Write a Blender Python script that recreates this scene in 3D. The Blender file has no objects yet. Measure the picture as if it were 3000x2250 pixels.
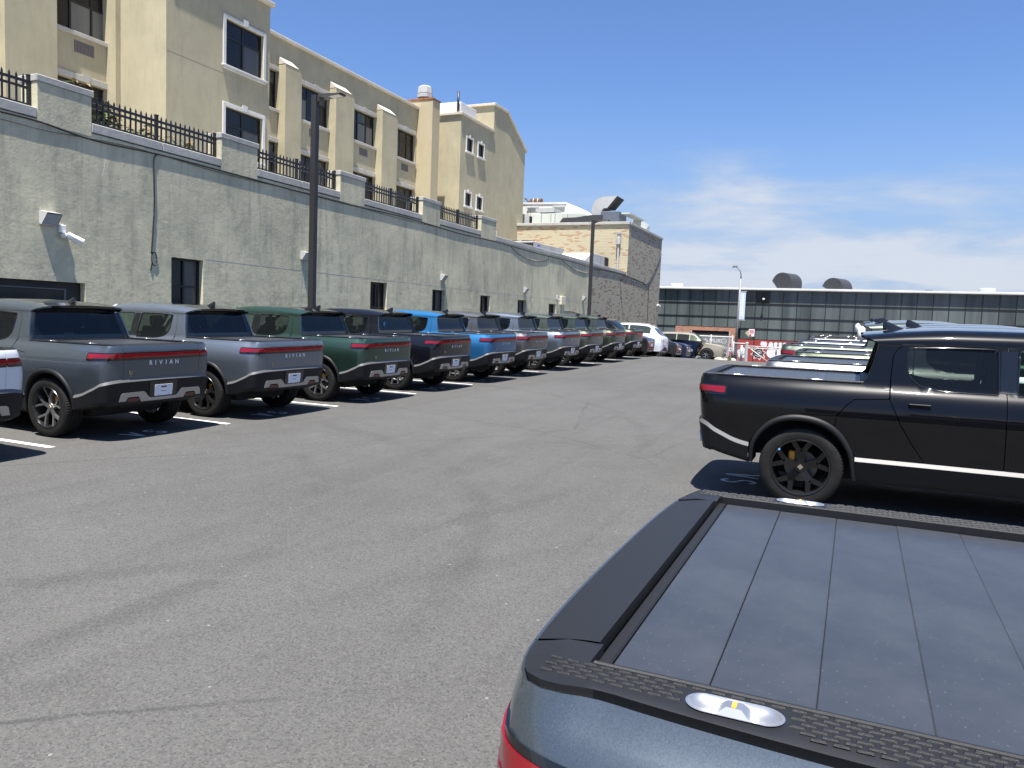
import bpy, math, random
import numpy as np
from mathutils import Vector, Matrix, Euler, geometry
R = math.radians
random.seed(7); rng = np.random.default_rng(11)
scene = bpy.context.scene
COL = scene.collection

# ------------------------------------------------------------------ camera
cd = bpy.data.cameras.new('camera'); cam = bpy.data.objects.new('camera', cd); COL.objects.link(cam)
YAW, PITCH, ROLL, CAMH, FPX = R(23.89), R(4.652), R(2.227), 1.95, 2256.7
Fv = Vector((-math.sin(YAW)*math.cos(PITCH), math.cos(YAW)*math.cos(PITCH), -math.sin(PITCH)))
R0 = Vector((math.cos(YAW), math.sin(YAW), 0)); U0 = R0.cross(Fv)
Rv = R0*math.cos(ROLL)+U0*math.sin(ROLL); Uv = -R0*math.sin(ROLL)+U0*math.cos(ROLL)
cam.matrix_world = Matrix(((Rv.x,Uv.x,-Fv.x,0),(Rv.y,Uv.y,-Fv.y,0),(Rv.z,Uv.z,-Fv.z,CAMH),(0,0,0,1)))
cd.sensor_fit = 'HORIZONTAL'; cd.sensor_width = 36; cd.lens = FPX/3000*36
cd.clip_start = 0.05; cd.clip_end = 3000
scene.camera = cam

# ------------------------------------------------------------------ sky and sun
SUN = Vector((0.085, -0.31, 1.0)).normalized()          # direction towards the sun
EL = math.asin(SUN.z); AZ = math.atan2(SUN.x, SUN.y)
world = bpy.data.worlds.new('World'); scene.world = world; world.use_nodes = True
nt = world.node_tree; N = nt.nodes; L = nt.links; N.clear()
def nd(t, **k):
    n = N.new(t)
    for a, b in k.items(): setattr(n, a, b)
    return n
def mth(op, a, b=None, c=None):
    n = nd('ShaderNodeMath', operation=op)
    for i, v in enumerate((a, b, c)):
        if v is None: continue
        if isinstance(v, (int, float)): n.inputs[i].default_value = v
        else: L.new(v, n.inputs[i])
    return n.outputs[0]
sky = nd('ShaderNodeTexSky', sky_type='NISHITA', sun_disc=False)
sky.sun_elevation = EL; sky.sun_rotation = AZ; sky.air_density = 1.0; sky.dust_density = 0.6; sky.ozone_density = 2.2
tc = nd('ShaderNodeTexCoord'); sep = nd('ShaderNodeSeparateXYZ'); L.new(tc.outputs['Generated'], sep.inputs[0])
zz = mth('ADD', mth('MAXIMUM', sep.outputs[2], 0.0), 0.10)
cx = mth('DIVIDE', sep.outputs[0], zz); cy = mth('DIVIDE', sep.outputs[1], zz)
cmb = nd('ShaderNodeCombineXYZ'); L.new(cx, cmb.inputs[0]); L.new(cy, cmb.inputs[1]); cmb.inputs[2].default_value = 3.7
n1 = nd('ShaderNodeTexNoise'); n1.inputs['Scale'].default_value = 0.85; n1.inputs['Detail'].default_value = 9; n1.inputs['Roughness'].default_value = 0.58
n1.inputs['Distortion'].default_value = 0.25; L.new(cmb.outputs[0], n1.inputs['Vector'])
n2 = nd('ShaderNodeTexNoise'); n2.inputs['Scale'].default_value = 0.23; n2.inputs['Detail'].default_value = 3; L.new(cmb.outputs[0], n2.inputs['Vector'])
# more cloud low in the sky, clear overhead
low = nd('ShaderNodeMapRange', interpolation_type='SMOOTHSTEP'); L.new(sep.outputs[2], low.inputs[0])
low.inputs[1].default_value = 0.34; low.inputs[2].default_value = 0.10; low.inputs[3].default_value = -0.13; low.inputs[4].default_value = 0.150
dens = mth('ADD', mth('ADD', mth('MULTIPLY', n1.outputs[0], 0.72), mth('MULTIPLY', n2.outputs[0], 0.30)), low.outputs[0])
mask = nd('ShaderNodeMapRange', interpolation_type='SMOOTHSTEP'); L.new(dens, mask.inputs[0])
mask.inputs[1].default_value = 0.50; mask.inputs[2].default_value = 0.76; mask.inputs[4].default_value = 0.9
tint = nd('ShaderNodeMix', data_type='RGBA', blend_type='MULTIPLY'); tint.inputs[0].default_value = 1.0
L.new(sky.outputs[0], tint.inputs[6]); tint.inputs[7].default_value = (0.80, 0.98, 1.28, 1)
hz = nd('ShaderNodeMapRange', interpolation_type='SMOOTHSTEP'); L.new(sep.outputs[2], hz.inputs[0])
hz.inputs[1].default_value = 0.30; hz.inputs[2].default_value = 0.0; hz.inputs[4].default_value = 0.88
mixh = nd('ShaderNodeMix', data_type='RGBA'); L.new(hz.outputs[0], mixh.inputs[0]); L.new(tint.outputs[2], mixh.inputs[6]); mixh.inputs[7].default_value = (2.75, 3.75, 5.35, 1)
ctone = nd('ShaderNodeMix', data_type='RGBA'); L.new(mask.outputs[0], ctone.inputs[0]); ctone.inputs[6].default_value = (3.0, 3.9, 5.4, 1); ctone.inputs[7].default_value = (5.3, 5.6, 6.2, 1)
mixc = nd('ShaderNodeMix', data_type='RGBA'); L.new(mask.outputs[0], mixc.inputs[0]); L.new(mixh.outputs[2], mixc.inputs[6]); L.new(ctone.outputs[2], mixc.inputs[7])
bg = nd('ShaderNodeBackground'); bg.inputs[1].default_value = 0.056; L.new(mixc.outputs[2], bg.inputs[0])
wo = nd('ShaderNodeOutputWorld'); L.new(bg.outputs[0], wo.inputs[0])

sl = bpy.data.lights.new('sun', 'SUN'); sl.energy = 5.0; sl.angle = R(0.53); sl.color = (1.0, 0.955, 0.88)
so = bpy.data.objects.new('sun', sl); COL.objects.link(so); so.rotation_euler = SUN.to_track_quat('Z', 'Y').to_euler()
so.location = (0, 0, 60)
vs = scene.view_settings; vs.view_transform = 'Standard'; vs.look = 'None'; vs.gamma = 1; vs.use_curve_mapping = False
vs.exposure = 1.3
scene.cycles.max_bounces = 8; scene.cycles.transparent_max_bounces = 8; scene.cycles.sample_clamp_indirect = 6

# ------------------------------------------------------------------ materials
M = {}
def newmat(name):
    m = bpy.data.materials.new(name); m.use_nodes = True; M[name] = m
    b = m.node_tree.nodes['Principled BSDF']
    return m, m.node_tree.nodes, m.node_tree.links, b
def simple(name, col, rough=0.5, metal=0.0, coat=0.0, spec=0.5, var=0.0, vscale=6.0, bump=0.0, bscale=60.0):
    m, n, l, b = newmat(name)
    b.inputs['Base Color'].default_value = (*col, 1); b.inputs['Roughness'].default_value = rough
    b.inputs['Metallic'].default_value = metal; b.inputs['Coat Weight'].default_value = coat; b.inputs['Coat Roughness'].default_value = 0.03
    b.inputs['Specular IOR Level'].default_value = spec
    t = None
    if var or bump:
        t = n.new('ShaderNodeTexCoord')
    if var:
        nz = n.new('ShaderNodeTexNoise'); nz.inputs['Scale'].default_value = vscale; nz.inputs['Detail'].default_value = 6
        l.new(t.outputs['Object'], nz.inputs['Vector'])
        mr = n.new('ShaderNodeMapRange'); mr.inputs[1].default_value = .3; mr.inputs[2].default_value = .7
        mr.inputs[3].default_value = 1-var; mr.inputs[4].default_value = 1+var; l.new(nz.outputs[0], mr.inputs[0])
        mx = n.new('ShaderNodeMix'); mx.data_type = 'RGBA'; mx.blend_type = 'MULTIPLY'; mx.inputs[0].default_value = 1
        mx.inputs[6].default_value = (*col, 1); l.new(mr.outputs[0], mx.inputs[7]); l.new(mx.outputs[2], b.inputs['Base Color'])
    if bump:
        nz = n.new('ShaderNodeTexNoise'); nz.inputs['Scale'].default_value = bscale; nz.inputs['Detail'].default_value = 4
        l.new(t.outputs['Object'], nz.inputs['Vector'])
        bp = n.new('ShaderNodeBump'); bp.inputs['Strength'].default_value = bump; bp.inputs['Distance'].default_value = 0.01
        l.new(nz.outputs[0], bp.inputs['Height']); l.new(bp.outputs[0], b.inputs['Normal'])
    return m

def paint(name, col, metal=0.72, rough=0.43, dust=.02):
    m, n, l, b = newmat(name)
    b.inputs['Metallic'].default_value = metal; b.inputs['Roughness'].default_value = rough; b.inputs['Specular IOR Level'].default_value = .05
    b.inputs['Coat Weight'].default_value = 1.0; b.inputs['Coat Roughness'].default_value = 0.02
    t = n.new('ShaderNodeTexCoord')
    fl = n.new('ShaderNodeTexVoronoi'); fl.inputs['Scale'].default_value = 480; l.new(t.outputs['Object'], fl.inputs['Vector'])
    mr = n.new('ShaderNodeMapRange'); mr.inputs[3].default_value = .82; mr.inputs[4].default_value = 1.22; l.new(fl.outputs['Color'], mr.inputs[0])
    du = n.new('ShaderNodeTexNoise'); du.inputs['Scale'].default_value = 2.2; du.inputs['Detail'].default_value = 5; l.new(t.outputs['Object'], du.inputs['Vector'])
    md = n.new('ShaderNodeMapRange'); md.inputs[1].default_value = .35; md.inputs[2].default_value = .8; md.inputs[3].default_value = 0; md.inputs[4].default_value = dust
    l.new(du.outputs[0], md.inputs[0])
    mx = n.new('ShaderNodeMix'); mx.data_type = 'RGBA'; mx.blend_type = 'MULTIPLY'; mx.inputs[0].default_value = 1
    mx.inputs[6].default_value = (*col, 1); l.new(mr.outputs[0], mx.inputs[7])
    m2 = n.new('ShaderNodeMix'); m2.data_type = 'RGBA'; l.new(md.outputs[0], m2.inputs[0]); l.new(mx.outputs[2], m2.inputs[6])
    m2.inputs[7].default_value = (.30, .29, .27, 1)
    l.new(m2.outputs[2], b.inputs['Base Color'])
    return m
paint('paint_granite', (.088, .108, .128)); paint('paint_slate', (.15, .178, .215)); paint('paint_forest', (.030, .066, .050))
paint('paint_midnight', (.007, .0085, .014), .2, .3, .008); paint('paint_blue', (.018, .115, .27), .25); paint('paint_canyon', (.11, .114, .118))
paint('paint_silver', (.19, .205, .225)); paint('paint_sage', (.085, .102, .080)); paint('paint_olive', (.060, .074, .054))
paint('paint_white', (.60, .63, .68), .05); paint('paint_black', (.0028, .003, .004), .0, .3, .003)
M['paint_black'].node_tree.nodes['Principled BSDF'].inputs['Coat Weight'].default_value = .7; paint('paint_champagne', (.36, .33, .27), .3)
paint('paint_charcoal', (.03, .033, .037)); paint('paint_umber', (.018, .0145, .016)); paint('paint_navy', (.008, .016, .05), .1)
simple('plastic', (.0105, .0115, .0135), .46, spec=.36, bump=.25, bscale=900)
simple('cladding', (.013, .0135, .0155), .5, spec=.22, bump=.12, bscale=700)
simple('trim_grey', (.12, .12, .12), .42, .2)
simple('skid_silver', (.40, .40, .39), .35, .75)
simple('gloss_black', (.006, .006, .007), .06, coat=.5)
simple('rubber', (.0115, .0112, .011), .7, spec=.25, var=.25, vscale=14, bump=.3, bscale=220)
simple('rim_silver', (.55, .56, .57), .25, .9)
simple('rim_dark', (.05, .052, .055), .28, .8)
simple('rim_black', (.005, .005, .006), .2, .0, coat=.6, spec=.2)
simple('disc', (.10, .098, .095), .45, .9)
simple('caliper', (.55, .25, .02), .35)
simple('badge', (.74, .80, .86), .35, .3)
simple('badge_gold', (.45, .40, .30), .3, .8)
simple('red_lens', (.17, .004, .008), .08, coat=.6)
simple('red_dark', (.09, .008, .010), .15, coat=.4)
simple('plate_white', (.70, .73, .80), .4)
simple('print_dark', (.03, .035, .05), .6)
simple('seat', (.035, .034, .033), .75)
simple('cabin', (.02, .02, .021), .8)
simple('underbody', (.012, .012, .012), .85)
simple('cleat', (.60, .60, .59), .36, .9)
simple('orange', (.80, .32, .03), .5)
simple('steel_white', (.80, .80, .80), .3)
simple('headlamp', (.55, .58, .60), .08, .3, coat=1)
simple('chrome', (.75, .75, .76), .12, 1.0)
simple('blue_tag', (.12, .45, .75), .5)

def glassmat(name, col, tr, trcol, rough=.02):
    m, n, l, b = newmat(name)
    b.inputs['Base Color'].default_value = (*col, 1); b.inputs['Roughness'].default_value = rough
    b.inputs['Specular IOR Level'].default_value = 0.4
    tp = n.new('ShaderNodeBsdfTransparent'); tp.inputs[0].default_value = (*trcol, 1)
    mx = n.new('ShaderNodeMixShader'); mx.inputs[0].default_value = tr
    l.new(b.outputs[0], mx.inputs[1]); l.new(tp.outputs[0], mx.inputs[2]); l.new(mx.outputs[0], n['Material Output'].inputs[0])
    return m
glassmat('privacy_glass', (.006, .008, .010), .42, (.55, .60, .55))
glassmat('front_glass', (.008, .012, .012), .70, (.70, .82, .76))
glassmat('rear_glass', (.004, .006, .010), .12, (.4, .45, .5))

def tonneau():
    m, n, l, b = newmat('tonneau')
    b.inputs['Roughness'].default_value = .38; b.inputs['Specular IOR Level'].default_value = .42
    t = n.new('ShaderNodeTexCoord')
    v = n.new('ShaderNodeTexVoronoi'); v.inputs['Scale'].default_value = 110; v.inputs['Randomness'].default_value = 1
    mp = n.new('ShaderNodeMapping'); mp.inputs['Scale'].default_value = (1, .55, 1); mp.inputs['Rotation'].default_value = (0, 0, .6)
    l.new(t.outputs['Object'], mp.inputs[0]); nz0 = n.new('ShaderNodeTexNoise'); nz0.inputs['Scale'].default_value = 9; l.new(t.outputs['Object'], nz0.inputs['Vector'])
    l.new(mp.outputs[0], v.inputs['Vector'])
    r1 = n.new('ShaderNodeMapRange'); r1.inputs[1].default_value = .22; r1.inputs[2].default_value = .05; l.new(v.outputs['Distance'], r1.inputs[0])
    sp = n.new('ShaderNodeSeparateColor'); l.new(v.outputs['Color'], sp.inputs[0])
    gt = n.new('ShaderNodeMath'); gt.operation = 'GREATER_THAN'; gt.inputs[1].default_value = .25; l.new(sp.outputs[0], gt.inputs[0])
    mu = n.new('ShaderNodeMath'); mu.operation = 'MULTIPLY'; l.new(r1.outputs[0], mu.inputs[0]); l.new(gt.outputs[0], mu.inputs[1])
    m3 = n.new('ShaderNodeMath'); m3.operation = 'MULTIPLY'; l.new(mu.outputs[0], m3.inputs[0]); l.new(sp.outputs[1], m3.inputs[1])
    nz = n.new('ShaderNodeTexNoise'); nz.inputs['Scale'].default_value = 3.5; nz.inputs['Detail'].default_value = 8; nz.inputs['Roughness'].default_value = .65
    l.new(t.outputs['Object'], nz.inputs['Vector'])
    rd = n.new('ShaderNodeMapRange'); rd.inputs[1].default_value = .35; rd.inputs[2].default_value = .75; rd.inputs[4].default_value = .55; l.new(nz.outputs[0], rd.inputs[0])
    c1 = n.new('ShaderNodeMix'); c1.data_type = 'RGBA'; l.new(rd.outputs[0], c1.inputs[0])
    c1.inputs[6].default_value = (.026, .030, .038, 1); c1.inputs[7].default_value = (.056, .060, .067, 1)
    c2 = n.new('ShaderNodeMix'); c2.data_type = 'RGBA'; l.new(m3.outputs[0], c2.inputs[0]); l.new(c1.outputs[2], c2.inputs[6])
    c2.inputs[7].default_value = (.075, .08, .088, 1); l.new(c2.outputs[2], b.inputs['Base Color'])
tonneau()

def stucco(name, base, light, dark, streak=1.0, lowpatch=0.0, zlo=0.0, zhi=4.0, bump=.35, fine=False, top=None):
    m, n, l, b = newmat(name); b.inputs['Roughness'].default_value = .9; b.inputs['Specular IOR Level'].default_value = .2
    g = n.new('ShaderNodeNewGeometry'); pos = g.outputs['Position']
    def noise(sc, det=6, rough=.6, mapsc=None):
        nz = n.new('ShaderNodeTexNoise'); nz.inputs['Scale'].default_value = sc; nz.inputs['Detail'].default_value = det; nz.inputs['Roughness'].default_value = rough
        if mapsc:
            mp = n.new('ShaderNodeMapping'); mp.inputs['Scale'].default_value = mapsc; l.new(pos, mp.inputs[0]); l.new(mp.outputs[0], nz.inputs['Vector'])
        else: l.new(pos, nz.inputs['Vector'])
        return nz.outputs[0]
    def rng_(s, a, bb, lo=0, hi=1):
        r = n.new('ShaderNodeMapRange'); r.inputs[1].default_value = a; r.inputs[2].default_value = bb; r.inputs[3].default_value = lo; r.inputs[4].default_value = hi
        l.new(s, r.inputs[0]); return r.outputs[0]
    def mix(f, a, bb, bt='MIX'):
        x = n.new('ShaderNodeMix'); x.data_type = 'RGBA'; x.blend_type = bt
        for i, v in ((0, f), (6, a), (7, bb)):
            if isinstance(v, tuple): x.inputs[i].default_value = (*v, 1)
            elif isinstance(v, (int, float)): x.inputs[i].default_value = v
            else: l.new(v, x.inputs[i])
        return x.outputs[2]
    c = mix(rng_(noise(.55, 7, .62), .35, .68), base, light)
    c = mix(rng_(noise(1.7, 8, .7, (1, 1, .35)), .50, .78, 0, .55*streak), c, dark)
    c = mix(rng_(noise(5.5, 6, .6, (1, 1, .10)), .52, .80, 0, .45*streak), c, dark)
    if lowpatch:
        s = n.new('ShaderNodeSeparateXYZ'); l.new(pos, s.inputs[0])
        h = rng_(s.outputs[2], zhi, zlo, 0, 1)
        a = n.new('ShaderNodeMath'); a.operation = 'ADD'; l.new(rng_(noise(2.6, 10, .68, (1, 1, 1.5)), .30, .70, -.55, .65), a.inputs[0]); l.new(h, a.inputs[1])
        c = mix(rng_(a.outputs[0], .45, .95, 0, lowpatch), c, light)
        a2 = rng_(noise(6.0, 8, .7), .55, .72, 0, .35*lowpatch); c = mix(a2, c, light)
    c = mix(rng_(noise(38, 3, .5), .3, .7, 0, .12), c, dark)
    l.new(c, b.inputs['Base Color'])
    if top:
        s = n.new('ShaderNodeSeparateXYZ'); l.new(pos, s.inputs[0]); h = rng_(s.outputs[2], top[0], top[1], -.45, .62)
        a = n.new('ShaderNodeMath'); a.operation = 'ADD'; l.new(h, a.inputs[0]); l.new(noise(4.5, 6, .6, (1, 1, .06)), a.inputs[1])
        c = mix(rng_(a.outputs[0], .50, .95, 0, .8), c, top[2])
    bp = n.new('ShaderNodeBump'); bp.inputs['Strength'].default_value = bump; bp.inputs['Distance'].default_value = .018 if fine else .03
    l.new(noise(4.2 if fine else 9, 12, .74), bp.inputs['Height']); l.new(bp.outputs[0], b.inputs['Normal'])
stucco('stucco_grey', (.45, .43, .315), (.66, .61, .43), (.235, .235, .19), 1.5, .85, .6, 4.8, .7, fine=True)
stucco('stucco_tan', (.37, .335, .232), (.46, .41, .28), (.25, .23, .165), .8, bump=.06)
stucco('stucco_rust', (.41, .355, .235), (.46, .40, .27), (.36, .27, .15), .8, bump=.06, top=(11.5, 15.6, (.34, .13, .035)))
stucco('coping_stone', (.36, .355, .335), (.46, .45, .42), (.20, .20, .19), .9, bump=.3)
stucco('trim_white', (.50, .50, .48), (.64, .64, .62), (.38, .38, .37), .6, bump=.1)
stucco('trim_stone', (.40, .385, .35), (.48, .46, .42), (.26, .25, .235), .9, bump=.1)
stucco('trim_cream', (.46, .41, .33), (.56, .51, .42), (.40, .36, .29), .4, bump=.1)
stucco('red_wall', (.28, .045, .038), (.33, .06, .05), (.17, .03, .03), .8, bump=.2)
stucco('concrete', (.36, .35, .33), (.44, .43, .40), (.24, .235, .225), .7, bump=.3)
stucco('shutter_grey', (.18, .19, .19), (.22, .23, .23), (.10, .11, .11), .6, bump=.1)
stucco('metal_galv', (.36, .37, .38), (.46, .47, .48), (.24, .245, .25), .7, bump=.05)
stucco('metal_cream', (.60, .59, .53), (.66, .65, .60), (.44, .43, .38), .5, bump=.05)
stucco('metal_sage', (.46, .50, .47), (.54, .57, .53), (.36, .38, .33), .6, bump=.05)

def brick(name, c1, c2, c3, mortar, k=1.0, swap=0):
    m, n, l, b = newmat(name); b.inputs['Roughness'].default_value = .85
    g = n.new('ShaderNodeNewGeometry'); s = n.new('ShaderNodeSeparateXYZ'); l.new(g.outputs['Position'], s.inputs[0])
    ad = n.new('ShaderNodeMath'); ad.operation = 'ADD'; l.new(s.outputs[0], ad.inputs[0]); l.new(s.outputs[1], ad.inputs[1])
    cb = n.new('ShaderNodeCombineXYZ'); l.new(ad.outputs[0], cb.inputs[0]); l.new(s.outputs[2], cb.inputs[1])
    bt = n.new('ShaderNodeTexBrick'); l.new(cb.outputs[0], bt.inputs['Vector']); bt.inputs['Scale'].default_value = 1
    bt.inputs['Brick Width'].default_value = .40*k; bt.inputs['Row Height'].default_value = .115*k; bt.inputs['Mortar Size'].default_value = .016*k
    bt.inputs['Mortar Smooth'].default_value = .2; bt.inputs['Bias'].default_value = -.62
    bt.inputs['Color1'].default_value = (*c1, 1); bt.inputs['Color2'].default_value = (*c2, 1); bt.inputs['Mortar'].default_value = (*mortar, 1)
    # clusters of odd bricks: per-brick value x large noise
    b2 = n.new('ShaderNodeTexBrick'); l.new(cb.outputs[0], b2.inputs['Vector']); b2.inputs['Scale'].default_value = 1
    b2.inputs['Brick Width'].default_value = .40*k; b2.inputs['Row Height'].default_value = .115*k; b2.inputs['Mortar Size'].default_value = .016*k; b2.inputs['Bias'].default_value = 0
    b2.inputs['Color1'].default_value = (0, 0, 0, 1); b2.inputs['Color2'].default_value = (1, 1, 1, 1); b2.inputs['Mortar'].default_value = (0, 0, 0, 1)
    nz = n.new('ShaderNodeTexNoise'); nz.inputs['Scale'].default_value = .8; nz.inputs['Detail'].default_value = 2; l.new(cb.outputs[0], nz.inputs['Vector'])
    a = n.new('ShaderNodeMath'); a.operation = 'ADD'; l.new(b2.outputs['Color'], a.inputs[0]); l.new(nz.outputs[0], a.inputs[1])
    gt = n.new('ShaderNodeMapRange'); gt.inputs[1].default_value = 1.28; gt.inputs[2].default_value = 1.33; l.new(a.outputs[0], gt.inputs[0])
    mx = n.new('ShaderNodeMix'); mx.data_type = 'RGBA'; l.new(gt.outputs[0], mx.inputs[0]); l.new(bt.outputs['Color'], mx.inputs[6]); mx.inputs[7].default_value = (*c3, 1)
    l.new(mx.outputs[2], b.inputs['Base Color'])
    bp = n.new('ShaderNodeBump'); bp.inputs['Strength'].default_value = .7; bp.inputs['Distance'].default_value = .02; bp.invert = True
    l.new(bt.outputs['Fac'], bp.inputs['Height']); l.new(bp.outputs[0], b.inputs['Normal'])
brick('brick_buff', (.46, .405, .27), (.40, .33, .21), (.38, .22, .12), (.42, .39, .30))
brick('brick_grey', (.36, .335, .255), (.28, .255, .20), (.22, .135, .10), (.27, .255, .21))
brick('brick_red', (.38, .13, .065), (.26, .085, .05), (.18, .06, .04), (.38, .33, .28), .7)

def asphalt():
    m, n, l, b = newmat('asphalt'); b.inputs['Specular IOR Level'].default_value = .35
    g = n.new('ShaderNodeNewGeometry'); pos = g.outputs['Position']
    def noise(sc, det=6, rough=.6, mapsc=None, rot=0, dist=0):
        nz = n.new('ShaderNodeTexNoise'); nz.inputs['Scale'].default_value = sc; nz.inputs['Detail'].default_value = det; nz.inputs['Roughness'].default_value = rough
        nz.inputs['Distortion'].default_value = dist
        mp = n.new('ShaderNodeMapping'); mp.inputs['Scale'].default_value = mapsc or (1, 1, 1); mp.inputs['Rotation'].default_value = (0, 0, rot)
        l.new(pos, mp.inputs[0]); l.new(mp.outputs[0], nz.inputs['Vector']); return nz.outputs[0]
    def rg(s, a, bb, lo=0, hi=1):
        r = n.new('ShaderNodeMapRange'); r.inputs[1].default_value = a; r.inputs[2].default_value = bb; r.inputs[3].default_value = lo; r.inputs[4].default_value = hi
        l.new(s, r.inputs[0]); return r.outputs[0]
    def mix(f, a, bb, bt='MIX'):
        x = n.new('ShaderNodeMix'); x.data_type = 'RGBA'; x.blend_type = bt
        for i, v in ((0, f), (6, a), (7, bb)):
            if isinstance(v, tuple): x.inputs[i].default_value = (*v, 1)
            elif isinstance(v, (int, float)): x.inputs[i].default_value = v
            else: l.new(v, x.inputs[i])
        return x.outputs[2]
    c = mix(rg(noise(.22, 6, .6), .3, .7), (.064, .0632, .0615), (.086, .085, .082))
    c = mix(rg(noise(1.3, 8, .7), .45, .75, 0, .5), c, (.094, .093, .089))
    # faint tyre tracks along the aisle and drag marks
    c = mix(rg(noise(1.0, 5, .6, (2.2, .10, 1), .12, .6), .50, .74, 0, .40), c, (.044, .043, .042))
    c = mix(rg(noise(1.6, 5, .6, (1.8, .16, 1), -.5, .8), .58, .80, 0, .30), c, (.092, .088, .083))
    def math_(op, a, b=None):
        q = n.new('ShaderNodeMath'); q.operation = op
        for i, v in enumerate((a, b)):
            if v is None: continue
            if isinstance(v, (int, float)): q.inputs[i].default_value = v
            else: l.new(v, q.inputs[i])
        return q.outputs[0]
    wob = noise(1.1, 4, .6)
    for (cx_, cy_, rr_, ww_, st_, colr) in ((-9.5, 3.2, 5.55, .09, .38, (.034, .033, .032)), (-9.5, 3.2, 7.15, .10, .32, (.034, .033, .032)), (-11.5, 9.5, 8.9, .08, .34, (.036, .035, .034)), (4.5, 1.0, 6.6, .11, .30, (.036, .035, .034)), (4.5, 1.0, 8.2, .11, .26, (.036, .035, .034)), (-1.0, -7.0, 9.8, .10, .30, (.034, .033, .032)), (6, 22, 9.3, .12, .3, (.036, .035, .034))):
        vm = n.new('ShaderNodeVectorMath'); vm.operation = 'DISTANCE'; l.new(pos, vm.inputs[0]); vm.inputs[1].default_value = (cx_, cy_, .1)
        d_ = math_('ABSOLUTE', math_('SUBTRACT', math_('ADD', vm.outputs['Value'], math_('MULTIPLY', wob, .35)), rr_+.17))
        f_ = math_('MULTIPLY', rg(d_, ww_*2.2, ww_*.5, 0, st_), rg(noise(.5, 3, .6), .42, .62))
        c = mix(f_, c, colr)
    c = mix(rg(noise(.38, 7, .72), .60, .74, 0, .55), c, (.112, .110, .106))
    c = mix(rg(noise(.9, 9, .75, (1, 1, 1), 1.0, .5), .60, .70, 0, .35), c, (.122, .120, .116))
    c = mix(rg(noise(.32, 5, .7, None, 2.0), .62, .72, 0, .45), c, (.043, .0415, .040))
    # fine cracks
    vc = n.new('ShaderNodeTexVoronoi'); vc.feature = 'DISTANCE_TO_EDGE'; vc.inputs['Scale'].default_value = .16
    wn = n.new('ShaderNodeTexNoise'); wn.inputs['Scale'].default_value = 1.2; wn.inputs['Detail'].default_value = 8; l.new(pos, wn.inputs['Vector'])
    vadd = n.new('ShaderNodeMix'); vadd.data_type = 'VECTOR'; vadd.inputs[0].default_value = .18; l.new(pos, vadd.inputs[4]); l.new(wn.outputs['Color'], vadd.inputs[5]); l.new(vadd.outputs[1], vc.inputs['Vector'])
    c = mix(math_('MULTIPLY', rg(vc.outputs['Distance'], .0030, .0008, 0, .55), rg(noise(.25, 3, .5), .45, .6)), c, (.025, .025, .025))
    # aggregate
    v = n.new('ShaderNodeTexVoronoi'); v.inputs['Scale'].default_value = 95; l.new(pos, v.inputs['Vector'])
    sp = n.new('ShaderNodeSeparateColor'); l.new(v.outputs['Color'], sp.inputs[0])
    c = mix(rg(sp.outputs[0], .55, 1, 0, .42), c, (.13, .126, .12)); c = mix(rg(sp.outputs[1], .55, 1, 0, .50), c, (.020, .020, .020))
    v2 = n.new('ShaderNodeTexVoronoi'); v2.inputs['Scale'].default_value = 7; l.new(pos, v2.inputs['Vector'])
    s2 = n.new('ShaderNodeSeparateColor'); l.new(v2.outputs['Color'], s2.inputs[0])
    gt = n.new('ShaderNodeMath'); gt.operation = 'GREATER_THAN'; gt.inputs[1].default_value = .80; l.new(s2.outputs[0], gt.inputs[0])
    sd = n.new('ShaderNodeMath'); sd.operation = 'LESS_THAN'; sd.inputs[1].default_value = .07; l.new(v2.outputs['Distance'], sd.inputs[0])
    mm = n.new('ShaderNodeMath'); mm.operation = 'MULTIPLY'; l.new(gt.outputs[0], mm.inputs[0]); l.new(sd.outputs[0], mm.inputs[1])
    c = mix(mm.outputs[0], c, (.17, .165, .155))
    # a few dark drips
    v3 = n.new('ShaderNodeTexVoronoi'); v3.inputs['Scale'].default_value = .62; mp = n.new('ShaderNodeMapping'); mp.inputs['Scale'].default_value = (1, 1.0, 1)
    l.new(pos, mp.inputs[0]); l.new(mp.outputs[0], v3.inputs['Vector'])
    a = n.new('ShaderNodeMath'); a.operation = 'ADD'; l.new(v3.outputs['Distance'], a.inputs[0]); l.new(rg(noise(5, 5, .65), .3, .7, -.06, .06), a.inputs[1])
    s3 = n.new('ShaderNodeSeparateColor'); l.new(v3.outputs['Color'], s3.inputs[0])
    g3 = n.new('ShaderNodeMath'); g3.operation = 'GREATER_THAN'; g3.inputs[1].default_value = .5; l.new(s3.outputs[2], g3.inputs[0])
    m4 = n.new('ShaderNodeMath'); m4.operation = 'MULTIPLY'; l.new(rg(a.outputs[0], .10, .05, 0, .85), m4.inputs[0]); l.new(g3.outputs[0], m4.inputs[1])
    c = mix(m4.outputs[0], c, (.018, .018, .018))
    l.new(c, b.inputs['Base Color']); l.new(rg(noise(2, 5, .6), .3, .7, .72, .9), b.inputs['Roughness'])
    bp = n.new('ShaderNodeBump'); bp.inputs['Strength'].default_value = .55; bp.inputs['Distance'].default_value = .006
    v4 = n.new('ShaderNodeTexVoronoi'); v4.inputs['Scale'].default_value = 110; l.new(pos, v4.inputs['Vector'])
    l.new(v4.outputs['Distance'], bp.inputs['Height']); l.new(bp.outputs[0], b.inputs['Normal'])
asphalt()

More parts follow.
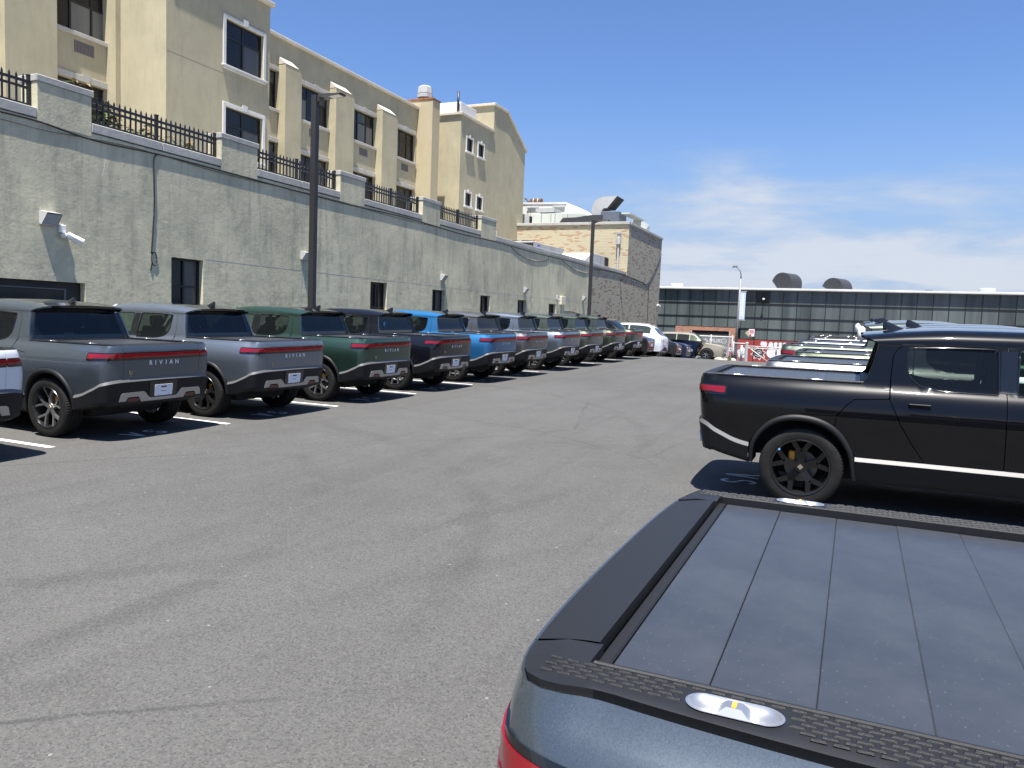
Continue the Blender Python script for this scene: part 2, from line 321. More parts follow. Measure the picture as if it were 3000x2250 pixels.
def roadpaint():
    m, n, l, b = newmat('road_paint'); b.inputs['Roughness'].default_value = .7
    g = n.new('ShaderNodeNewGeometry'); nz = n.new('ShaderNodeTexNoise'); nz.inputs['Scale'].default_value = 9; nz.inputs['Detail'].default_value = 8; nz.inputs['Roughness'].default_value = .7
    l.new(g.outputs['Position'], nz.inputs['Vector'])
    r = n.new('ShaderNodeMapRange'); r.inputs[1].default_value = .35; r.inputs[2].default_value = .75; r.inputs[4].default_value = .75; l.new(nz.outputs[0], r.inputs[0])
    x = n.new('ShaderNodeMix'); x.data_type = 'RGBA'; l.new(r.outputs[0], x.inputs[0]); x.inputs[6].default_value = (.78, .78, .76, 1); x.inputs[7].default_value = (.34, .34, .33, 1)
    l.new(x.outputs[2], b.inputs['Base Color'])
roadpaint()

def panemat(name, c1, c2, rough=.08, spec=.5):
    m, n, l, b = newmat(name); b.inputs['Roughness'].default_value = rough; b.inputs['Specular IOR Level'].default_value = spec
    oi = n.new('ShaderNodeObjectInfo'); g = n.new('ShaderNodeNewGeometry')
    mp = n.new('ShaderNodeMapping'); mp.inputs['Scale'].default_value = (1.3, 1.3, .12); l.new(g.outputs['Position'], mp.inputs[0])
    nz = n.new('ShaderNodeTexNoise'); nz.inputs['Scale'].default_value = 1.1; nz.inputs['Detail'].default_value = 5; l.new(mp.outputs[0], nz.inputs['Vector'])
    a = n.new('ShaderNodeMath'); a.operation = 'MULTIPLY_ADD'; l.new(oi.outputs['Random'], a.inputs[0]); a.inputs[1].default_value = .45
    r = n.new('ShaderNodeMapRange'); r.inputs[1].default_value = .35; r.inputs[2].default_value = .75; r.inputs[4].default_value = .7; l.new(nz.outputs[0], r.inputs[0]); l.new(r.outputs[0], a.inputs[2])
    x = n.new('ShaderNodeMix'); x.data_type = 'RGBA'; l.new(a.outputs[0], x.inputs[0]); x.inputs[6].default_value = (*c1, 1); x.inputs[7].default_value = (*c2, 1)
    l.new(x.outputs[2], b.inputs['Base Color'])
panemat('pane_green', (.045, .055, .056), (.12, .142, .14), .12, .4)
panemat('pane_dark', (.010, .011, .012), (.026, .027, .028), .08, .3)
panemat('pane_blind', (.11, .112, .105), (.19, .19, .175), .25, .3)
panemat('pane_grey', (.060, .064, .066), (.105, .108, .108), .15, .3)
simple('frame_black', (.012, .012, .013), .45)
simple('iron', (.010, .010, .012), .42, var=.2)
simple('pole_grey', (.20, .205, .21), .5, .3, var=.15)
simple('condenser_grey', (.10, .12, .15), .5, var=.1)
simple('pole_bronze', (.030, .029, .030), .5, .2)
simple('cable', (.02, .02, .02), .6)
simple('grille', (.17, .15, .14), .7, var=.15, vscale=40)
simple('white_plastic', (.70, .70, .70), .4)
simple('beige_box', (.60, .55, .42), .5)
simple('lamp_glass', (.30, .33, .36), .15)
simple('lens_pale', (.60, .58, .50), .3)
simple('roof_white', (.60, .60, .58), .5, var=.1)
simple('leaf', (.055, .115, .025), .5, var=.3, vscale=3)
simple('leaf_new', (.22, .14, .04), .5)
simple('stem', (.12, .09, .05), .8)
simple('stone', (.42, .38, .31), .9, var=.25, vscale=5, bump=.6, bscale=20)
simple('sign_pink', (.72, .62, .66), .45)
simple('sign_red', (.45, .05, .06), .45)
simple('sign_yellow', (.42, .40, .22), .5)
simple('banner', (.50, .58, .68), .6, var=.1)
simple('spray_white', (.66, .64, .64), .7, var=.12)
simple('spray_black', (.035, .035, .038), .7)
simple('spray_orange', (.50, .30, .14), .7)
simple('spray_grey', (.30, .32, .33), .8, var=.1)
simple('carrier_blue', (.03, .06, .25), .4)
simple('rust', (.22, .08, .03), .8, var=.3)
simple('rust_dark', (.09, .045, .03), .8, var=.3)
simple('duct_black', (.045, .046, .05), .55, .2, var=.2)
simple('bag_white', (.75, .75, .75), .5)

# ------------------------------------------------------------------ geometry helpers
def pchip(xs, ys):
    xs = np.array(xs, float); ys = np.array(ys, float); h = np.diff(xs); d = np.diff(ys)/h
    m = np.zeros(len(xs)); m[0] = d[0]; m[-1] = d[-1]
    for i in range(1, len(xs)-1):
        if d[i-1]*d[i] > 0:
            w1, w2 = 2*h[i]+h[i-1], h[i]+2*h[i-1]; m[i] = (w1+w2)/(w1/d[i-1]+w2/d[i])
    def f(x):
        x = np.clip(np.asarray(x, float), xs[0], xs[-1]); i = np.clip(np.searchsorted(xs, x)-1, 0, len(h)-1)
        t = (x-xs[i])/h[i]; t2, t3 = t*t, t*t*t
        return (2*t3-3*t2+1)*ys[i]+(t3-2*t2+t)*h[i]*m[i]+(-2*t3+3*t2)*ys[i+1]+(t3-t2)*h[i]*m[i+1]
    return f

SITE = {'stuccoed_building', 'tan_building', 'brick_building', 'glass_building'}
def link(name, me, mats, parent=None, **props):
    o = bpy.data.objects.new(name, me); COL.objects.link(o)
    for mm in (mats if isinstance(mats, (list, tuple)) else [mats]):
        me.materials.append(M[mm] if isinstance(mm, str) else mm)
    if parent:
        o.parent = parent
        if parent.name in SITE: o.matrix_parent_inverse = Matrix.Translation(-parent.location)   # parts of buildings are given in site coordinates
    for k, v in props.items(): o[k] = v
    return o
def empty(name, loc, label, category, group=None):
    o = bpy.data.objects.new(name, None); COL.objects.link(o); o.location = loc; o.empty_display_size = .2
    o['label'] = label; o['category'] = category
    if group: o['group'] = group
    return o
def copy_tree(o, parent=None):
    c = o.copy(); COL.objects.link(c)
    if parent: c.parent = parent
    for ch in list(o.children): copy_tree(ch, c)
    return c

class MB:
    def __init__(s): s.v = []; s.f = []; s.mi = []
    def add(s, vs, fs, mi=0):
        b = len(s.v); s.v += [tuple(map(float, p)) for p in vs]; s.f += [tuple(b+i for i in f) for f in fs]; s.mi += [mi]*len(fs); return s
    def box(s, x0, x1, y0, y1, z0, z1, c=0.0, mi=0):
        x0, x1 = min(x0, x1), max(x0, x1); y0, y1 = min(y0, y1), max(y0, y1); z0, z1 = min(z0, z1), max(z0, z1)
        if c <= 0:
            vs = [(x, y, z) for x in (x0, x1) for y in (y0, y1) for z in (z0, z1)]
            return s.add(vs, [(0,1,3,2),(4,6,7,5),(0,4,5,1),(2,3,7,6),(0,2,6,4),(1,5,7,3)], mi)
        lo = (x0, y0, z0); hi = (x1, y1, z1); vs = []; idx = {}
        for sx in (0, 1):
            for sy in (0, 1):
                for sz in (0, 1):
                    for ax in range(3):
                        p = [(lo, hi)[q][i] for i, q in enumerate((sx, sy, sz))]
                        for i, q in enumerate((sx, sy, sz)):
                            if i != ax: p[i] += c if q == 0 else -c
                        idx[(sx, sy, sz, ax)] = len(vs); vs.append(p)
        fs = []
        for ax in range(3):
            a, b = [i for i in range(3) if i != ax]
            for q in (0, 1):
                ring = []
                for (qa, qb) in ((0,0),(1,0),(1,1),(0,1)):
                    k = [0,0,0]; k[ax] = q; k[a] = qa; k[b] = qb; ring.append(idx[(*k, ax)])
                fs.append(ring if (q == 1) == (ax != 1) else ring[::-1])
            for qa in (0, 1):
                for qb in (0, 1):
                    r = []
                    for q, which in ((0, a), (1, a), (1, b), (0, b)):
                        k = [0,0,0]; k[ax] = q; k[a] = qa; k[b] = qb; r.append(idx[(*k, which)])
                    fl = (qa == qb) == (ax != 1)
                    fs.append(r if not fl else r[::-1])
        for sx in (0, 1):
            for sy in (0, 1):
                for sz in (0, 1):
                    t = [idx[(sx, sy, sz, i)] for i in range(3)]
                    fs.append(t if (sx+sy+sz) % 2 == 1 else t[::-1])
        return s.add(vs, fs, mi)
    def prism(s, poly, axis, a, b, mi=0):
        # poly: 2D points in the two axes other than `axis`
        n = len(poly); o = [i for i in range(3) if i != axis]; vs = []
        for h in (a, b):
            for p in poly:
                q = [0,0,0]; q[axis] = h; q[o[0]] = p[0]; q[o[1]] = p[1]; vs.append(q)
        return s.add(vs, [tuple(range(n))[::-1], tuple(range(n, 2*n))]+[(i, (i+1) % n, n+(i+1) % n, n+i) for i in range(n)], mi)
    def tube(s, pts, r, n=8, mi=0, cap=True):
        pts = [Vector(p) for p in pts]; rings = []; vs = []
        rr = r if isinstance(r, (list, tuple)) else [r]*len(pts)
        up = Vector((0, 0, 1))
        for i, p in enumerate(pts):
            d = (pts[min(i+1, len(pts)-1)]-pts[max(i-1, 0)]).normalized()
            a = d.cross(up)
            if a.length < .05: a = d.cross(Vector((1, 0, 0)))
            a.normalize(); b = a.cross(d).normalized()
            for k in range(n):
                t = 2*math.pi*k/n; vs.append(p+(a*math.cos(t)+b*math.sin(t))*rr[i])
        fs = [(i*n+k, i*n+(k+1) % n, (i+1)*n+(k+1) % n, (i+1)*n+k) for i in range(len(pts)-1) for k in range(n)]
        if cap: fs += [tuple(range(n))[::-1], tuple((len(pts)-1)*n+k for k in range(n))]
        return s.add(vs, fs, mi)
    def lathe(s, prof, n=40, axis='y', c=(0, 0, 0), mi=0, mod=None, close=False):
        # prof: (radius, along)
        vs = []; m = len(prof)
        for k in range(n):
            t = 2*math.pi*k/n
            for j, (r, h) in enumerate(prof):
                if mod: r = r+mod(k, j)
                x, z = r*math.cos(t), r*math.sin(t)
                p = (x, h, z) if axis == 'y' else ((x, z, h) if axis == 'z' else (h, x, z))
                vs.append((p[0]+c[0], p[1]+c[1], p[2]+c[2]))
        fs = [(k*m+j, ((k+1) % n)*m+j, ((k+1) % n)*m+j+1, k*m+j+1) for k in range(n) for j in range(m-1)]
        return s.add(vs, fs, mi)
    def grid(s, P, mi=0, flip=False):
        P = np.asarray(P, float); a, b = P.shape[:2]
        fs = [(i*b+j, (i+1)*b+j, (i+1)*b+j+1, i*b+j+1) for i in range(a-1) for j in range(b-1)]
        if flip: fs = [f[::-1] for f in fs]
        return s.add(P.reshape(-1, 3), fs, mi)
    def mesh(s, name, smooth=False, angle=None):
        me = bpy.data.meshes.new(name); me.from_pydata(s.v, [], s.f)
        me.polygons.foreach_set('material_index', s.mi)
        if smooth or angle:
            me.polygons.foreach_set('use_smooth', [True]*len(me.polygons))
            if angle: me.set_sharp_from_angle(angle=R(angle))
        me.update(); return me
    def build(s, name, mats, parent=None, smooth=False, angle=None, **props):
        return link(name, s.mesh(name, smooth, angle), mats, parent, **props)

def resample(poly, step, closed=True):
    out = []; n = len(poly)
    for i in range(n if closed else n-1):
        a = np.array(poly[i], float); b = np.array(poly[(i+1) % n], float); k = max(1, int(math.ceil(np.linalg.norm(b-a)/step)))
        for j in range(k): out.append(a+(b-a)*j/k)
    if not closed: out.append(np.array(poly[-1], float))
    return np.array(out)
def inside(poly, P):
    x, y = P[:, 0], P[:, 1]; r = np.zeros(len(P), bool); n = len(poly)
    for i in range(n):
        (x1, y1), (x2, y2) = poly[i], poly[(i+1) % n]
        c = ((y1 > y) != (y2 > y))
        if y1 == y2: continue
        r ^= c & (x < (x2-x1)*(y-y1)/(y2-y1)+x1)
    return r
def segdist(poly, P):
    d = np.full(len(P), 1e9); n = len(poly)
    for i in range(n):
        a, b = poly[i], poly[(i+1) % n]; ab = b-a; L2 = max(ab@ab, 1e-12)
        t = np.clip(((P-a)@ab)/L2, 0, 1); d = np.minimum(d, np.linalg.norm(P-a-t[:, None]*ab, axis=1))
    return d
def chaikin(poly, it=2, closed=True):
    p = [np.array(q, float) for q in poly]
    for _ in range(it):
        q = []
        n = len(p)
        for i in range(n if closed else n-1):
            a, b = p[i], p[(i+1) % n]; q += [a*.75+b*.25, a*.25+b*.75]
        if not closed: q = [p[0]]+q+[p[-1]]
        p = q
    return p
def rounded(poly, r, k=4):
    """polygon with its corners rounded to radius about r"""
    out = []; n = len(poly)
    for i in range(n):
        p0, p, p1 = (np.array(poly[(i+j) % n], float) for j in (-1, 0, 1))
        a, b = p0-p, p1-p; la, lb = np.linalg.norm(a), np.linalg.norm(b); d = min(r, la*.45, lb*.45)
        A, B = p+a/la*d, p+b/lb*d
        for j in range(k+1):
            t = j/k; out.append((1-t)**2*A+2*t*(1-t)*p+t*t*B)
    return out
def patch_mesh(name, outer, holes, fmap, step, thick, sgn=1.0, normals=True):
    """surface patch: triangulated 2D polygon with holes mapped to 3D by fmap(u, v), with a rim of depth `thick`"""
    loops = [resample(outer, step)]+[resample(h, step) for h in holes]
    verts = np.vstack(loops); edges = []; b = 0
    for lp in loops:
        n = len(lp); edges += [(b+i, b+(i+1) % n) for i in range(n)]; b += n
    lo, hi = loops[0].min(0), loops[0].max(0)
    gx = np.arange(lo[0]+step*.6, hi[0], step); gy = np.arange(lo[1]+step*.6, hi[1], step)
    if len(gx) and len(gy):
        G = np.array(np.meshgrid(gx, gy)).reshape(2, -1).T
        k = inside(loops[0], G)
        for h in loops[1:]: k &= ~inside(h, G)
        G = G[k]
        for lp in loops:
            if len(G): G = G[segdist(lp, G) > step*.42]
        if len(G): verts = np.vstack([verts, G])
    rv, re, rf, ov, oe, of = geometry.delaunay_2d_cdt([Vector(p) for p in verts], edges, [], 0, 1e-6)
    V = np.array([tuple(p) for p in rv]); T = np.array([f for f in rf if len(f) == 3])
    cen = V[T].mean(1); k = inside(loops[0], cen)
    for h in loops[1:]: k &= ~inside(h, cen)
    T = T[k]
    P = fmap(V[:, 0], V[:, 1]); e = 1e-3
    du = fmap(V[:, 0]+e, V[:, 1])-fmap(V[:, 0]-e, V[:, 1]); dv = fmap(V[:, 0], V[:, 1]+e)-fmap(V[:, 0], V[:, 1]-e)
    Nn = np.cross(du, dv)*sgn; Nn /= np.maximum(np.linalg.norm(Nn, axis=1), 1e-12)[:, None]
    fn = np.cross(P[T[:, 1]]-P[T[:, 0]], P[T[:, 2]]-P[T[:, 0]]); bad = (fn*Nn[T].mean(1)).sum(1) < 0
    T[bad] = T[bad][:, ::-1]
    vs = [tuple(p) for p in P]; fs = [tuple(map(int, t)) for t in T]; ln = [tuple(Nn[i]) for t in T for i in t]
    if thick:
        cnt = {}
        for t in T:
            for i in range(3): cnt[(t[i], t[(i+1) % 3])] = 1
        Q = P-Nn*thick
        for (a, c) in list(cnt):
            if (c, a) in cnt: continue
            i = len(vs); vs += [tuple(P[a]), tuple(P[c]), tuple(Q[c]), tuple(Q[a])]
            fs.append((i+1, i, i+3, i+2)); n = np.cross(P[a]-P[c], Q[a]-P[c]); n = n/max(np.linalg.norm(n), 1e-12); ln += [tuple(n)]*4
    me = bpy.data.meshes.new(name); me.from_pydata(vs, [], fs)
    if normals:
        me.polygons.foreach_set('use_smooth', [True]*len(fs)); me.normals_split_custom_set(ln)
    me.update(); return me
def patch(name, outer, holes, fmap, step, thick, mat, parent, sgn=1.0, **props):
    return link(name, patch_mesh(name, outer, holes, fmap, step, thick, sgn), mat, parent, **props)
def text_mesh(txt, size, extrude=0.0, spacing=1.0, align='CENTER', bold=0.0):
    cu = bpy.data.curves.new('lettering', 'FONT'); cu.body = txt; cu.size = size; cu.space_character = spacing; cu.align_x = align; cu.align_y = 'CENTER'
    cu.resolution_u = 2; cu.extrude = extrude; cu.offset = bold
    ob = bpy.data.objects.new('lettering', cu); COL.objects.link(ob); bpy.context.view_layer.update()
    me = bpy.data.meshes.new_from_object(ob.evaluated_get(bpy.context.evaluated_depsgraph_get()))
    bpy.data.objects.remove(ob); bpy.data.curves.remove(cu); me.materials.clear(); return me
def remap(me, f):
    co = np.empty(len(me.vertices)*3); me.vertices.foreach_get('co', co); co = co.reshape(-1, 3)
    me.vertices.foreach_set('co', f(co).reshape(-1)); me.update(); return me

# ------------------------------------------------------------------ ground
_gy = pchip([-60,-20,0,10,20,30,34,36.5,38.5,41,44,47,51,55,60,70,78,140], [-.86,-.285,0,.1425,.285,.4275,.482,.500,.465,.32,.13,.02,-.10,-.28,-.52,-.88,-1.05,-1.05])
def G(x, y):
    x = np.asarray(x, float); y = np.asarray(y, float)
    fade = np.clip(1-(y-24)/14, 0, 1); fade = fade*fade*(3-2*fade)
    return _gy(y)+  .0010*np.clip(x+9, 0, 13)*np.clip(y-6, 0, 40)*fade
def slope_y(x, y): return float((G(x, y+.8)-G(x, y-.8))/1.6)
def sheet(x0, x1, y0, y1, nx, ny, dz):
    X = np.linspace(x0, x1, nx+1); Y = np.linspace(y0, y1, ny+1); A, B = np.meshgrid(X, Y, indexing='ij')
    return np.stack([A, B, G(A, B)+dz], -1)
xs = np.r_[np.linspace(-900,-60,8), np.linspace(-50,30,54), np.linspace(40,900,10)]
ys = np.r_[np.linspace(-500,-70,6), np.linspace(-60,90,126), np.linspace(110,1500,10)]
A, B = np.meshgrid(xs, ys, indexing='ij')
gm = MB(); gm.grid(np.stack([A, B, G(A, B)], -1), flip=False)
gobj = gm.build('ground', 'asphalt', smooth=True, kind='structure')

# ------------------------------------------------------------------ pickup truck (x forward from the rear axle, y left, z up)
_op = [(-1.135,0),(-1.134,.25),(-1.128,.48),(-1.117,.66),(-1.10,.78),(-1.062,.875),(-.985,.938),(-.86,.974),(-.68,.993),(-.45,1.004),(-.15,1.010),(.25,1.004),(.6,.992),(1.0,.984),(1.5,.981),(2.1,.981),
       (2.7,.986),(3.1,.996),(3.5,1.0),(3.8,.985),(4.02,.93),(4.18,.82),(4.27,.66),(4.32,.40),(4.345,0)]
def _cr(p, n=14):
    p = [np.array(q) for q in p]; p = [np.array([p[0][0], -p[1][1]]) if False else np.array([p[1][0], -p[1][1]])]+p+[np.array([p[-2][0], -p[-2][1]])]; o = []
    for i in range(1, len(p)-2):
        for j in range(n):
            t = j/n; o.append(.5*((2*p[i])+(-p[i-1]+p[i+1])*t+(2*p[i-1]-5*p[i]+4*p[i+1]-p[i+2])*t*t+(-p[i-1]+3*p[i]-3*p[i+1]+p[i+2])*t**3))
    o.append(p[-2]); return np.array(o)
_oc = _cr(_op); _ou = np.r_[0, np.cumsum(np.linalg.norm(np.diff(_oc, axis=0), axis=1))]; UMAX = _ou[-1]
_tan = np.gradient(_oc, _ou, axis=0); _tan /= np.linalg.norm(_tan, axis=1)[:, None]
def U_of_x(x): return float(np.interp(x, _oc[:, 0], _ou))
def U_of_y(y): k = _oc[:, 0] < -.9; return float(np.interp(y, _oc[k, 1], _ou[k]))
_ds = pchip([.20,.32,.45,.60,.75,.90,1.00,1.08,1.15,1.20,1.25,1.28,1.308,1.335,1.40,1.50,1.62,1.75], [.12,.085,.062,.043,.026,.010,.004,.011,.030,.053,.085,.111,.139,.150,.165,.190,.226,.268])
_dt = pchip([.40,.55,.75,.90,1.05,1.18,1.24,1.29,1.335], [.09,.07,.04,.022,.008,.0,.003,.011,.032])
_dn = pchip([.20,.45,.70,.95,1.10,1.25,1.335], [.10,.03,0,.01,.04,.13,.25])
_zt = pchip([.40,.51,.66,.92,1.36,1.88,2.2,2.5,2.7,3.3], [1.795,1.805,1.822,1.853,1.880,1.884,1.874,1.838,1.79,1.50])
def body(u, z, off=0.0):
    u = np.asarray(u, float); z = np.asarray(z, float); u, z = np.broadcast_arrays(u, z); s = np.sign(u); s = np.where(s == 0, 1, s); a = np.abs(u)
    bx = np.interp(a, _ou, _oc[:, 0]); by = np.interp(a, _ou, _oc[:, 1]); tx = np.interp(a, _ou, _tan[:, 0]); ty = np.interp(a, _ou, _tan[:, 1])
    tl = np.hypot(tx, ty); nx, ny = -ty/tl, tx/tl
    ws = ny*ny; wt = np.where(nx < 0, nx*nx, 0); wn = np.where(nx > 0, nx*nx, 0)
    zc = np.minimum(z, 1.72); ins = ws*_ds(zc)+wt*_dt(zc)+wn*_dn(zc)
    t = np.clip((z-1.72)/.23, 0, 1)*math.pi/2; zt = _zt(bx)
    ins = ins+np.where(z > 1.72, .20*(1-np.cos(t)), 0)
    zo = np.where(z > 1.72, 1.72+(zt-1.72)*np.sin(t), z)
    d = ins-off
    return np.stack([bx-nx*d, (by-ny*d)*s, zo], -1)
def P2U(pts, side): return [(side*U_of_x(x), z) for x, z in pts]
ARCH_O = [(-.53,.43),(-.53,.60),(-.475,.72),(-.42,.80),(-.33,.893),(-.2,.953),(-.05,.973),(.12,.957),(.26,.905),(.37,.82),(.44,.72),(.505,.59),(.54,.33)]
ARCH_I = [(-.485,.42),(-.48,.585),(-.432,.70),(-.375,.775),(-.29,.848),(-.18,.893),(-.05,.910),(.10,.896),(.228,.850),(.322,.775),(.392,.69),(.455,.57),(.49,.33)]
ztop_pts = ([(-1.09,.86),(-1.0,.815),(-.9,.758),(-.8,.715),(-.7,.672),(-.6,.645),(-.53,.632)])
_zb = pchip([0, U_of_y(.66)] + [U_of_x(x) for x, _ in ztop_pts[1:]], [.865, .857]+[z for _, z in ztop_pts[1:]])
US = U_of_y(.655)
WREAR = [(.925,1.688),(1.25,1.705),(1.665,1.708),(1.70,1.69),(1.715,1.30),(1.69,1.284),(1.30,1.283),(1.17,1.292),(1.05,1.325),(.97,1.385),(.93,1.46)]
WFRONT = [(1.87,1.705),(2.2,1.700),(2.42,1.67),(2.66,1.53),(2.86,1.38),(2.93,1.30),(2.90,1.288),(1.88,1.284),(1.862,1.30)]

def make_wheel(parent, x, s, front, rimm='rim_dark', facem='rim_silver', heavy=False):
    cy = s*.852
    mb = MB()
    mb.lathe([(.06,-.03*s),(.165,-.03*s),(.165,.0),(.06,.0)], 28)
    w = mb.build('wheel', 'disc', parent, angle=40); w.location = (x, cy, .415)
    HW = .136
    prof = [(.285,-HW+.02),(.30,-HW+.004),(.345,-HW-.004),(.385,-HW+.004),(.405,-HW+.016),(.413,-HW+.035),(.415,-.075),(.415,-.062),(.405,-.058),(.405,-.048),(.415,-.044),(.416,-.008),(.405,-.005),(.405,.005),(.416,.008),(.415,.044),(.405,.048),(.405,.058),(.415,.062),(.415,.075),(.413,HW-.035),(.405,HW-.016),(.385,HW-.004),(.345,HW+.004),(.30,HW-.004),(.285,HW-.02)]
    blk = {4, 5, 6, 19, 20, 21}
    t = MB(); t.lathe(prof, 144, mod=lambda k, j: (-.006 if (j in blk and k % 2 == 0) else 0))
    t.build('tyre', 'rubber', w, angle=30)
    r = MB(); o = s
    r.lathe([(.296,HW*o*.93),(.290,HW*o*1.0),(.280,HW*o*.98),(.272,HW*o*.72),(.262,HW*o*.2),(.255,-HW*o*.9),(.29,-HW*o*.98)], 56, mi=1)
    def spoke(poly, y0, y1, ins=.25):
        c = np.mean(poly, 0); n = len(poly); vs = [(p[0], y0[i], p[1]) for i, p in enumerate(poly)]
        for i, p in enumerate(poly):
            q = p+(c-p)*0; vs.append((q[0], y1[i], q[1]))
        r.add(vs, [tuple(range(n, 2*n))[::(1 if s < 0 else -1)]]+[((i, (i+1) % n, n+(i+1) % n, n+i) if s > 0 else (i, n+i, n+(i+1) % n, (i+1) % n)) for i in range(n)], 0)
    for k in range(5):
        a = 2*math.pi*k/5+math.pi/2
        ca, sa = math.cos(a), math.sin(a)
        rot = lambda p: np.array([p[0]*ca-p[1]*sa, p[0]*sa+p[1]*ca])
        yo = lambda rr: s*(HW*.80-.035*max(0, 1-(rr-.05)/.2))
        fork = ([(.045,-.036),(.165,-.036),(.165,.036),(.045,.036)], [(.150,.036),(.185,0),(.288,.070),(.270,.116)], [(.185,0),(.150,-.036),(.270,-.116),(.288,-.070)]) if heavy else \
               ([(.045,-.028),(.135,-.018),(.135,.018),(.045,.028)], [(.125,.018),(.148,0),(.285,.080),(.274,.112)], [(.148,0),(.125,-.018),(.274,-.112),(.285,-.080)])
        for poly in fork:
            P = [rot(np.array(p)) for p in poly]; rr = [math.hypot(*p) for p in poly]
            spoke(P, [yo(q)-s*.035 for q in rr], [yo(q) for q in rr])
    r.lathe([(.001,s*HW*.62),(.055,s*HW*.60),(.062,s*HW*.5),(.062,s*HW*.2)], 20)
    rim = r.build('rim', [facem, rimm], w, angle=35)
    cmb_ = MB(); cmb_.box(-.125,-.06,-.02*s,.05*s,.045,.155,.01) if True else None
    cmb_.build('caliper', 'caliper', w)
    h = MB(); h.prism([(0,.03),(.03,0),(0,-.03),(-.03,0)], 1, s*HW*.62, s*HW*.66); h.build('hub_cap', 'badge_gold', w)
    return w

